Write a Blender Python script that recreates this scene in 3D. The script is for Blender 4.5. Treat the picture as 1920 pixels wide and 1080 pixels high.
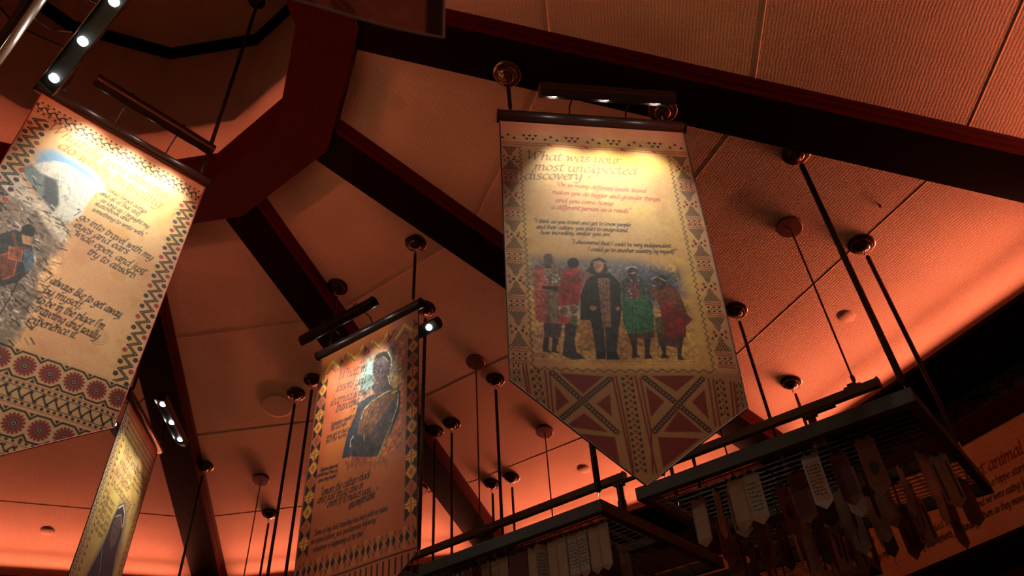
import bpy, bmesh, math, random
import numpy as np
from mathutils import Vector, Matrix

for o in list(bpy.data.objects): bpy.data.objects.remove(o)
SC = bpy.context.scene
COL = SC.collection
PI = math.pi
rnd = random.Random(7)

# ------------------------------------------------------------------ camera
PITCH, ROLL, FPX = 0.685688, -0.0691696, 1346.56
F_ = Vector((0, math.cos(PITCH), math.sin(PITCH))); R0 = Vector((1, 0, 0)); U0 = R0.cross(F_)
R_ = R0 * math.cos(ROLL) + U0 * math.sin(ROLL); U_ = -R0 * math.sin(ROLL) + U0 * math.cos(ROLL)
cam = bpy.data.cameras.new('camera'); camo = bpy.data.objects.new('camera', cam); COL.objects.link(camo)
cam.sensor_width = 36; cam.lens = FPX / 1920 * 36; cam.clip_start = 0.02; cam.clip_end = 100
mw = Matrix(((R_.x, U_.x, -F_.x, 0), (R_.y, U_.y, -F_.y, 0), (R_.z, U_.z, -F_.z, 1.5), (0, 0, 0, 1)))
camo.matrix_world = mw
SC.camera = camo

# ------------------------------------------------------------------ view, world
vs = SC.view_settings
vs.view_transform = 'Standard'; vs.look = 'None'; vs.gamma = 1; vs.use_curve_mapping = False
vs.exposure = 0.0
SC.display_settings.display_device = 'sRGB'
world = bpy.data.worlds.new('world'); SC.world = world; world.use_nodes = True
bg = world.node_tree.nodes['Background']; bg.inputs[0].default_value = (1.0, 0.76, 0.62, 1); bg.inputs[1].default_value = 0.065
SC.cycles.max_bounces = 5; SC.cycles.diffuse_bounces = 3; SC.cycles.glossy_bounces = 2
SC.cycles.sample_clamp_indirect = 3.0
SC.cycles.use_denoising = True

# ------------------------------------------------------------------ room dimensions (twelve-sided pavilion)
AX, AY, PH = -2.75743, 2.08289, math.radians(-20.7959)
STEP = PI / 6; CN = 1 / math.cos(PI / 12)
ZR, SL = 6.2783, 0.285625
D1, D2, D3 = 3.043, 4.2097, 5.3884          # panel seams (apothem)
RO, RI, ZRING, ZRTOP = 1.943, 1.5646, 5.60, 5.952
AP_LIP, Z_LIP, AP_WALL = 6.30, 4.30, 6.60
def roofz(ap): return ZR - SL * ap
def corner(k, rad, z): a = PH + k * STEP; return Vector((AX + rad * math.cos(a), AY + rad * math.sin(a), z))
def cap(k, ap, z): return corner(k, ap * CN, z)      # corner at given apothem
def face_axes(k):
    m = PH + (k + .5) * STEP
    return Vector((math.cos(m), math.sin(m), 0)), Vector((-math.sin(m), math.cos(m), 0))
def facept(k, ap, t, z):        # t along the wall, absolute (dot with tangent from world origin)
    n, tt = face_axes(k); c = Vector((AX, AY, 0)); off = t - c.dot(tt)
    return c + n * ap + tt * off + Vector((0, 0, z))
def roof_at(x, y):
    a = math.atan2(y - AY, x - AX) - PH; k = math.floor(a / STEP); n, tt = face_axes(k)
    ap = (x - AX) * n.x + (y - AY) * n.y
    return roofz(ap), k % 12, (Vector((0, 0, 1)) + n * SL).normalized()

# cove lighting: LED strip lamps lying in the gutter behind the cornice lip on all twelve sides
# each side: a wash strip, plus added rim-fill and far-throw strips shaping the glow
for W_, SP_, ZD_, ZL_ in ((50.0, 92, 0.03, 4.27), (13.0, 165, 0.60, 4.27), (34.0, 46, 0.14, 4.285)):
    for k in range(12):
        n, tt = face_axes(k)
        L = bpy.data.lights.new('cove_lamp', 'AREA'); L.shape = 'RECTANGLE'; L.size = 2.8; L.size_y = 0.025
        L.energy = W_; L.color = (1.0, 0.235, 0.125); L.spread = math.radians(SP_)
        o = bpy.data.objects.new('cove_lamp', L); COL.objects.link(o)
        o.location = Vector((AX, AY, 0)) + n * (6.40 if SP_ > 90 else 6.37) + Vector((0, 0, ZL_))
        d = (-n + Vector((0, 0, ZD_))).normalized()
        o.rotation_euler = Matrix((tt.to_tuple(), (-d).cross(tt).to_tuple(), (-d).to_tuple())).transposed().to_euler()

# ------------------------------------------------------------------ materials
def nmat(name, col, rough=.6, metal=0, bump=None, var=0, vscale=8, spec=.5, emit=None, estr=0, coat=0):
    m = bpy.data.materials.new(name); m.use_nodes = True; nt = m.node_tree; b = nt.nodes['Principled BSDF']
    b.inputs['Base Color'].default_value = (*col, 1); b.inputs['Roughness'].default_value = rough
    b.inputs['Metallic'].default_value = metal; b.inputs['Specular IOR Level'].default_value = spec
    if coat: b.inputs['Coat Weight'].default_value = coat; b.inputs['Coat Roughness'].default_value = .25
    if emit: b.inputs['Emission Color'].default_value = (*emit, 1); b.inputs['Emission Strength'].default_value = estr
    if var:
        tc = nt.nodes.new('ShaderNodeTexCoord'); nz = nt.nodes.new('ShaderNodeTexNoise'); nz.inputs['Scale'].default_value = vscale
        nz.inputs['Detail'].default_value = 6
        nt.links.new(tc.outputs['Object'], nz.inputs['Vector'])
        mx = nt.nodes.new('ShaderNodeMix'); mx.data_type = 'RGBA'
        mx.inputs['A'].default_value = (*[c * (1 - var) for c in col], 1); mx.inputs['B'].default_value = (*[min(1, c * (1 + var)) for c in col], 1)
        nt.links.new(nz.outputs['Fac'], mx.inputs['Factor']); nt.links.new(mx.outputs['Result'], b.inputs['Base Color'])
    if bump:
        sc, st = bump
        tc = nt.nodes.new('ShaderNodeTexCoord'); nz = nt.nodes.new('ShaderNodeTexNoise'); nz.inputs['Scale'].default_value = sc
        bp = nt.nodes.new('ShaderNodeBump'); bp.inputs['Strength'].default_value = st; bp.inputs['Distance'].default_value = .004
        nt.links.new(tc.outputs['Object'], nz.inputs['Vector']); nt.links.new(nz.outputs['Fac'], bp.inputs['Height'])
        nt.links.new(bp.outputs['Normal'], b.inputs['Normal'])
    return m

def weave_material():
    m = bpy.data.materials.new('ceiling_weave'); m.use_nodes = True; nt = m.node_tree; N = nt.nodes; b = N['Principled BSDF']
    b.inputs['Roughness'].default_value = .9; b.inputs['Specular IOR Level'].default_value = .15
    uv = N.new('ShaderNodeUVMap'); uv.uv_map = 'UVMap'
    mp = N.new('ShaderNodeMapping'); nt.links.new(uv.outputs[0], mp.inputs[0])
    w1 = N.new('ShaderNodeTexWave'); w1.wave_type = 'BANDS'; w1.bands_direction = 'X'; w1.inputs['Scale'].default_value = 28
    w1.inputs['Distortion'].default_value = 1.6; w1.inputs['Detail'].default_value = 2; w1.inputs['Detail Scale'].default_value = 6
    w2 = N.new('ShaderNodeTexWave'); w2.wave_type = 'BANDS'; w2.bands_direction = 'Y'; w2.inputs['Scale'].default_value = 17
    w2.inputs['Distortion'].default_value = 3.0; w2.inputs['Detail'].default_value = 2
    nz = N.new('ShaderNodeTexNoise'); nz.inputs['Scale'].default_value = 60; nz.inputs['Detail'].default_value = 4
    big = N.new('ShaderNodeTexNoise'); big.inputs['Scale'].default_value = 2.2; big.inputs['Detail'].default_value = 5
    for n in (w1, w2, nz, big): nt.links.new(mp.outputs[0], n.inputs['Vector'])
    mu = N.new('ShaderNodeMath'); mu.operation = 'MULTIPLY'; nt.links.new(w1.outputs['Fac'], mu.inputs[0]); nt.links.new(w2.outputs['Fac'], mu.inputs[1])
    ad = N.new('ShaderNodeMath'); ad.operation = 'ADD'; nt.links.new(mu.outputs[0], ad.inputs[0]); nt.links.new(nz.outputs['Fac'], ad.inputs[1])
    bp = N.new('ShaderNodeBump'); bp.inputs['Strength'].default_value = .35; bp.inputs['Distance'].default_value = .003
    nt.links.new(ad.outputs[0], bp.inputs['Height']); nt.links.new(bp.outputs['Normal'], b.inputs['Normal'])
    mr = N.new('ShaderNodeMapRange'); mr.inputs['From Min'].default_value = .2; mr.inputs['From Max'].default_value = 1.5
    nt.links.new(ad.outputs[0], mr.inputs['Value'])
    mx = N.new('ShaderNodeMix'); mx.data_type = 'RGBA'; mx.inputs['A'].default_value = (.50, .335, .235, 1); mx.inputs['B'].default_value = (.80, .58, .43, 1)
    nt.links.new(mr.outputs[0], mx.inputs['Factor'])
    m2 = N.new('ShaderNodeMix'); m2.data_type = 'RGBA'; m2.blend_type = 'MULTIPLY'; m2.inputs['Factor'].default_value = 1
    r2 = N.new('ShaderNodeMapRange'); r2.inputs['To Min'].default_value = .8; r2.inputs['To Max'].default_value = 1.1
    nt.links.new(big.outputs['Fac'], r2.inputs['Value'])
    nt.links.new(mx.outputs['Result'], m2.inputs['A']); nt.links.new(r2.outputs[0], m2.inputs['B']); nt.links.new(m2.outputs['Result'], b.inputs['Base Color'])
    return m

def wood_material(name, c1, c2, rough=.4):
    m = bpy.data.materials.new(name); m.use_nodes = True; nt = m.node_tree; N = nt.nodes; b = N['Principled BSDF']
    b.inputs['Roughness'].default_value = rough + .25; b.inputs['Specular IOR Level'].default_value = .03
    uv = N.new('ShaderNodeUVMap'); uv.uv_map = 'UVMap'; mp = N.new('ShaderNodeMapping'); mp.inputs['Scale'].default_value = (1.2, 22, 1)
    nt.links.new(uv.outputs[0], mp.inputs[0])
    nz = N.new('ShaderNodeTexNoise'); nz.inputs['Scale'].default_value = 2.5; nz.inputs['Detail'].default_value = 7; nz.inputs['Distortion'].default_value = .6
    nt.links.new(mp.outputs[0], nz.inputs['Vector'])
    mx = N.new('ShaderNodeMix'); mx.data_type = 'RGBA'; mx.inputs['A'].default_value = (*c1, 1); mx.inputs['B'].default_value = (*c2, 1)
    nt.links.new(nz.outputs['Fac'], mx.inputs['Factor']); nt.links.new(mx.outputs['Result'], b.inputs['Base Color'])
    bp = N.new('ShaderNodeBump'); bp.inputs['Strength'].default_value = .15; bp.inputs['Distance'].default_value = .003
    nt.links.new(nz.outputs['Fac'], bp.inputs['Height']); nt.links.new(bp.outputs['Normal'], b.inputs['Normal'])
    return m

def paint_material(name, rough=.75):
    m = bpy.data.materials.new(name); m.use_nodes = True; nt = m.node_tree; N = nt.nodes; b = N['Principled BSDF']
    b.inputs['Roughness'].default_value = rough; b.inputs['Specular IOR Level'].default_value = .35
    at = N.new('ShaderNodeAttribute'); at.attribute_name = 'art'
    tc = N.new('ShaderNodeTexCoord'); nz = N.new('ShaderNodeTexNoise'); nz.inputs['Scale'].default_value = 220; nz.inputs['Detail'].default_value = 3
    nt.links.new(tc.outputs['Object'], nz.inputs['Vector'])
    mr = N.new('ShaderNodeMapRange'); mr.inputs['From Min'].default_value = .3; mr.inputs['From Max'].default_value = .7
    mr.inputs['To Min'].default_value = .8; mr.inputs['To Max'].default_value = 1.15
    nt.links.new(nz.outputs['Fac'], mr.inputs['Value'])
    mx = N.new('ShaderNodeMix'); mx.data_type = 'RGBA'; mx.blend_type = 'MULTIPLY'; mx.inputs['Factor'].default_value = 1
    nt.links.new(at.outputs['Color'], mx.inputs['A']); nt.links.new(mr.outputs[0], mx.inputs['B']); nt.links.new(mx.outputs['Result'], b.inputs['Base Color'])
    bp = N.new('ShaderNodeBump'); bp.inputs['Strength'].default_value = .2; bp.inputs['Distance'].default_value = .001
    nt.links.new(nz.outputs['Fac'], bp.inputs['Height']); nt.links.new(bp.outputs['Normal'], b.inputs['Normal'])
    return m

M = dict(
    weave=weave_material(),
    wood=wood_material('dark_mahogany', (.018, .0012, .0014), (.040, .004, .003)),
    soffit=wood_material('dark_trim_and_shade', (.004, .0008, .0006), (.009, .002, .0014), .45),  # dark trims; on beam undersides this near-black paints in their shade
    bronze=nmat('dark_bronze', (.05, .028, .022), .28, .9, var=.3, vscale=20),
    copper=nmat('aged_copper', (.22, .11, .085), .2, 1.0, var=.2, vscale=30),
    canopy=nmat('canopy_bronze', (.10, .05, .04), .25, 1.0, var=.3, vscale=25),
    rod=nmat('rod_metal', (.03, .018, .014), .4, .7, var=.2),
    redmetal=nmat('red_brown_enamel', (.10, .022, .014), .55, 0, var=.15),
    tube=nmat('brown_tube', (.045, .022, .016), .32, .3, var=.2),
    steel=nmat('blackened_steel', (.034, .038, .030), .6, .2, var=.5, vscale=6),
    rail=nmat('bronze_rail', (.075, .042, .018), .55, .2, var=.3, vscale=5),
    wire=nmat('dark_wire', (.06, .05, .045), .35, .8, var=.2),
    black=nmat('black_lattice', (.012, .010, .009), .7, bump=(40, .6), var=.3),
    led=nmat('led_lens', (.9, .95, 1), .3, emit=(.92, 1.0, .96), estr=28, var=.02),
    plate=nmat('led_plate', (.006, .006, .006), .6, 0, spec=.08, var=.2),
    chrome=nmat('bright_hook', (.6, .5, .45), .2, 1, var=.1),
    clip=nmat('black_clip', (.02, .02, .02), .35, .4, var=.2),
    hem=nmat('dark_hem', (.06, .02, .015), .7, var=.3, vscale=30),
    redhem=nmat('red_hem', (.35, .03, .025), .7, var=.2, vscale=30),
    palehem=nmat('pale_hem', (.35, .33, .28), .7, var=.3, vscale=30),
    floor=wood_material('floor_boards', (.12, .06, .035), (.22, .11, .06)),
    plaster=nmat('wall_plaster', (.30, .14, .08), .85, bump=(30, .4), var=.2, vscale=3),
    paint=paint_material('printed_cloth'),
    paper1=nmat('paper_cream', (.32, .22, .15), .8, bump=(60, .3), var=.3, vscale=25),
    paper2=nmat('paper_tan', (.24, .15, .09), .8, bump=(60, .3), var=.35, vscale=25),
    paper3=nmat('paper_brown', (.12, .045, .022), .75, bump=(60, .3), var=.35, vscale=18),
    paper4=nmat('paper_dark', (.04, .026, .02), .7, var=.4, vscale=14),
    paper5=nmat('paper_grey', (.30, .27, .21), .8, bump=(60, .3), var=.3, vscale=20),
    ink=nmat('black_ink', (.012, .01, .01), .7, var=.2),
    silver=nmat('silver_edge', (.30, .30, .29), .4, .3, var=.2),
    redpanel=nmat('dark_red_paper', (.08, .022, .014), .75, var=.4, vscale=16),
)

# ------------------------------------------------------------------ object helpers
def props(o, label=None, cat=None, group=None, kind=None):
    if label: o['label'] = label
    if cat: o['category'] = cat
    if group: o['group'] = group
    if kind: o['kind'] = kind
    return o
def link_mesh(name, me, mats, parent=None):
    o = bpy.data.objects.new(name, me); COL.objects.link(o)
    for m in (mats if isinstance(mats, (list, tuple)) else [mats]): me.materials.append(m)
    if parent: o.parent = parent
    return o
def bm_obj(name, bm, mats, parent=None, smooth=False):
    bmesh.ops.recalc_face_normals(bm, faces=bm.faces)
    me = bpy.data.meshes.new(name); bm.to_mesh(me); bm.free()
    if smooth: me.polygons.foreach_set('use_smooth', [True] * len(me.polygons))
    if any(p.use_smooth for p in me.polygons): me.set_sharp_from_angle(angle=math.radians(38))
    return link_mesh(name, me, mats, parent)
def empty(name, loc=(0, 0, 0), **kw):
    o = bpy.data.objects.new(name, None); COL.objects.link(o); o.location = loc; o.empty_display_size = .05
    return props(o, **kw)
def copy_tree(o, parent=None):
    c = o.copy(); COL.objects.link(c)
    if parent: c.parent = parent
    for ch in list(o.children): copy_tree(ch, c)
    return c
def basis(d, up=Vector((0, 0, 1))):
    d = d.normalized(); s = d.cross(up)
    if s.length < 1e-4: s = d.cross(Vector((1, 0, 0)))
    s.normalize(); return s, s.cross(d).normalized()
def add_tube(bm, pts, r, seg=10, mi=0, closed=False, uvl=None):
    pts = [Vector(p) for p in pts]; rings = []; n = len(pts)
    rr = r if isinstance(r, (list, tuple)) else [r] * n
    prev = None
    for i, p in enumerate(pts):
        d = (pts[min(i + 1, n - 1)] - pts[max(i - 1, 0)])
        if d.length < 1e-9: d = Vector((0, 0, 1))
        d.normalize()
        if prev is None: s, u = basis(d)
        else:
            s = (prev - d * prev.dot(d)); s = s.normalized() if s.length > 1e-6 else basis(d)[0]; u = s.cross(d).normalized()
        prev = s
        rings.append([bm.verts.new(p + (s * math.cos(2 * PI * j / seg) + u * math.sin(2 * PI * j / seg)) * rr[i]) for j in range(seg)])
    for a, b in zip(rings, rings[1:]):
        for j in range(seg):
            f = bm.faces.new((a[j], a[(j + 1) % seg], b[(j + 1) % seg], b[j])); f.material_index = mi; f.smooth = seg > 6
    for rg, rev in ((rings[0], True), (rings[-1], False)):
        try: f = bm.faces.new(rg[::-1] if rev else rg); f.material_index = mi
        except Exception: pass
def add_box(bm, c, sx, sy, sz, X=Vector((1, 0, 0)), Y=None, Z=Vector((0, 0, 1)), mi=0):
    X = X.normalized(); Z = Z.normalized(); Y = Y or Z.cross(X)
    v = [bm.verts.new(Vector(c) + X * (a * sx / 2) + Y * (b * sy / 2) + Z * (d * sz / 2)) for a in (-1, 1) for b in (-1, 1) for d in (-1, 1)]
    for q in ((0, 1, 3, 2), (4, 6, 7, 5), (0, 4, 5, 1), (2, 3, 7, 6), (0, 2, 6, 4), (1, 5, 7, 3)):
        f = bm.faces.new([v[i] for i in q]); f.material_index = mi
def bevel(bm, w, seg=2):
    bmesh.ops.bevel(bm, geom=[e for e in bm.edges], offset=w, segments=seg, affect='EDGES', clamp_overlap=True, profile=.6)
def add_lathe(bm, prof, origin, axis, seg=28, mi=0, cap_end=True):
    axis = axis.normalized(); s, u = basis(axis, Vector((0, 1, 0))); rings = []
    for r, h in prof:
        rings.append([bm.verts.new(origin + axis * h + (s * math.cos(2 * PI * j / seg) + u * math.sin(2 * PI * j / seg)) * max(r, 1e-4)) for j in range(seg)])
    for a, b in zip(rings, rings[1:]):
        for j in range(seg):
            f = bm.faces.new((a[j], a[(j + 1) % seg], b[(j + 1) % seg], b[j])); f.smooth = True; f.material_index = mi
    for rg in (rings[0], rings[-1]):
        try: f = bm.faces.new(rg); f.material_index = mi
        except Exception: pass
def sweep(name, mats, path, prof, closed=False, parent=None, kind=None, mi_of=None):
    """extrude profile points given by functions path(i)->list of 3D points for each station"""
    bm = bmesh.new(); uvl = bm.loops.layers.uv.new('UVMap'); st = [[bm.verts.new(p) for p in s] for s in path]
    m = len(st[0]); Ls = [0]
    for a, b in zip(path, path[1:]): Ls.append(Ls[-1] + (Vector(a[0]) - Vector(b[0])).length)
    W = [0]
    for a, b in zip(path[0], path[0][1:] + path[0][:1]): W.append(W[-1] + (Vector(a) - Vector(b)).length)
    for i in range(len(st) - 1):
        for j in range(m if closed else m - 1):
            j2 = (j + 1) % m
            f = bm.faces.new((st[i][j], st[i + 1][j], st[i + 1][j2], st[i][j2]))
            for l, uvv in zip(f.loops, ((Ls[i], W[j]), (Ls[i + 1], W[j]), (Ls[i + 1], W[j + 1]), (Ls[i], W[j + 1]))): l[uvl].uv = uvv
            if mi_of: f.material_index = mi_of(j)
    if closed:
        for s in (st[0], st[-1]): bm.faces.new(s)
    bmesh.ops.recalc_face_normals(bm, faces=bm.faces)
    me = bpy.data.meshes.new(name); bm.to_mesh(me); bm.free()
    o = link_mesh(name, me, mats, parent)
    if kind: o['kind'] = kind
    return o

# ------------------------------------------------------------------ ceiling, ring, lantern, beams, walls
def build_ceiling():
    bm = bmesh.new(); uvl = bm.loops.layers.uv.new('UVMap')
    courses = [(1.80, D1), (D1, D2), (D2, D3), (D3, 6.62)]
    for k in range(12):
        n, tt = face_axes(k); c = Vector((AX, AY, 0))
        for a, b in courses:
            for lo in (0, .02):       # the panel itself and its back, so that the roof has thickness
                vs_ = [cap(k, a, roofz(a) + lo), cap(k + 1, a, roofz(a) + lo), cap(k + 1, b, roofz(b) + lo), cap(k, b, roofz(b) + lo)]
                f = bm.faces.new([bm.verts.new(v) for v in vs_])
                for l in f.loops:
                    p = l.vert.co - c; l[uvl].uv = ((p.x * tt.x + p.y * tt.y) + k * 7.3, p.x * n.x + p.y * n.y)
        for d in (D1, D2, D3):        # cord bead over every seam
            a, b = cap(k, d, roofz(d) - .0015), cap(k + 1, d, roofz(d) - .0015)
            pts = []
            for p in (a, b):
                pts.append([p - n * .005 + Vector((0, 0, .002)), p - n * .003 - Vector((0, 0, .0001)), p + n * .002 - Vector((0, 0, .0009)), p + n * .005 + Vector((0, 0, .0006))])
            v0 = [bm.verts.new(q) for q in pts[0]]; v1 = [bm.verts.new(q) for q in pts[1]]
            for i in range(3): bm.faces.new((v0[i], v1[i], v1[i + 1], v0[i + 1]))
    me = bpy.data.meshes.new('ceiling'); bm.to_mesh(me); bm.free()
    props(link_mesh('ceiling', me, M['weave']), kind='structure')
build_ceiling()

def closed_path(f): return [f(k) for k in range(13)]
# ring beam
sweep('trim_1', M['wood'], closed_path(lambda k: [corner(k, RI, ZRTOP), corner(k, RI, ZRING), corner(k, RO, ZRING), corner(k, RO, roofz(RO / CN) + .03),
      corner(k, RO - .05, roofz(RO / CN) + .06), corner(k, RI + .1, ZRTOP)]), None, kind='structure')
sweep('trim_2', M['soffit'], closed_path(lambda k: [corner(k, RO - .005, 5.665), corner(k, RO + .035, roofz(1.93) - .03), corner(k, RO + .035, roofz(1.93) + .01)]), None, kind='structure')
# lantern drum and its cap
def drum():
    bm = bmesh.new(); uvl = bm.loops.layers.uv.new('UVMap')
    for k in range(12):
        for (r0, z0), (r1, z1) in (((1.62, 5.90), (1.62, 7.62)), ((1.62, 7.62), (.02, 8.15))):
            vs_ = [corner(k, r0, z0), corner(k + 1, r0, z0), corner(k + 1, r1, z1), corner(k, r1, z1)]
            f = bm.faces.new([bm.verts.new(v) for v in vs_])
            for l, q in zip(f.loops, ((k * .85, z0), (k * .85 + .84, z0), (k * .85 + .84 * r1 / r0, z0 + 1.7), (k * .85, z0 + 1.7))): l[uvl].uv = q
    me = bpy.data.meshes.new('ceiling_lantern'); bm.to_mesh(me); bm.free()
    props(link_mesh('ceiling_lantern', me, M['weave']), kind='structure')
drum()
sweep('trim_3', M['soffit'], closed_path(lambda k: [corner(k, 1.62, 7.63), corner(k, 1.56, 7.63), corner(k, 1.56, 7.53), corner(k, 1.62, 7.53)]), None, kind='structure')
# radial beams
for k in range(12):
    a = PH + k * STEP; rad = Vector((math.cos(a), math.sin(a), 0)); side = Vector((-math.sin(a), math.cos(a), 0)); prof = []
    P = [(-.205, .01), (-.205, -.018), (-.192, -.03), (-.180, -.036), (-.175, -.058), (-.158, -.066), (-.155, -.118), (.155, -.118), (.158, -.066), (.175, -.058), (.180, -.036), (.192, -.03), (.205, -.018), (.205, .01)]
    stn = []
    for r in (RO - .02, 3.2, 4.5, 6.62 * CN):
        zz = roofz(r / CN)
        stn.append([Vector((AX, AY, zz + h)) + rad * r + side * s for s, h in P])
    sweep('ceiling_beam', [M['wood'], M['soffit']], stn, None, closed=True, kind='structure', mi_of=lambda j: 1 if j == 6 else 0)  # same beam wood, underside darkened in colour to stand for its shade
# cornice with cove gutter
sweep('trim_4', M['soffit'], closed_path(lambda k: [cap(k, 6.33, 4.30), cap(k, 6.30, 4.30), cap(k, 6.30, 4.265), cap(k, 6.335, 4.25), cap(k, 6.34, 4.21), cap(k, 6.40, 4.18),
      cap(k, 6.42, 4.12), cap(k, 6.50, 4.08), cap(k, 6.60, 4.07)]), None, kind='structure')
sweep('trim_5', M['soffit'], closed_path(lambda k: [cap(k, 6.33, 4.30), cap(k, 6.33, 4.24), cap(k, 6.62, 4.24), cap(k, 6.62, 4.40)]), None, kind='structure')
WALLS = (0, 1, 2, 3, 4, 5)
def wall_strip(name, mat, ks, prof, kind='structure'):
    sweep(name, mat, [[cap(k, ap, z) for ap, z in prof] for k in ks], None, kind=kind)
for i, k in enumerate(WALLS):
    wall_strip('wall_side_%s' % 'abcdef'[i], M['plaster'], (k, k + 1), [(6.62, 0), (6.62, 4.1)])
ks = list(range(0, 7))
wall_strip('trim_6', M['black'], ks, [(6.60, 3.90), (6.60, 4.09)])
wall_strip('trim_7', M['wood'], ks, [(6.60, 3.905), (6.565, 3.90), (6.56, 3.85), (6.565, 3.80), (6.57, 3.75), (6.60, 3.745)])
wall_strip('trim_8', M['soffit'], ks, [(6.60, 3.10), (6.57, 3.10), (6.55, 3.06), (6.56, 3.0), (6.58, 2.94), (6.60, 2.9)])
wall_strip('trim_9', M['wood'], ks, [(6.61, 2.9), (6.59, 2.88), (6.59, 2.5), (6.61, 2.46)])
# raised lattice wires on the frieze of the two sides in view
bm = bmesh.new()
for k in (1, 2):
    n, tt = face_axes(k); base = Vector((AX, AY, 0)) + n * 6.592
    for i in range(120):
        t0 = rnd.uniform(-1.75, 1.75); t1 = t0 + rnd.uniform(-.25, .25); z0 = rnd.uniform(3.9, 3.98); z1 = rnd.uniform(4.0, 4.09)
        p0 = base + tt * t0 + Vector((0, 0, z0)); p1 = base + tt * max(-1.76, min(1.76, t1)) + Vector((0, 0, z1)); add_tube(bm, [p0, p1], .003, 4)
props(bm_obj('trim_10', bm, M['soffit']), kind='structure')
# floor
bm = bmesh.new(); uvl = bm.loops.layers.uv.new('UVMap'); f = bm.faces.new([bm.verts.new(cap(k, 6.62, 0)) for k in range(12)])
for l in f.loops: l[uvl].uv = (l.vert.co.x, l.vert.co.y)
props(bm_obj('floor', bm, M['floor']), kind='structure')

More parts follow.
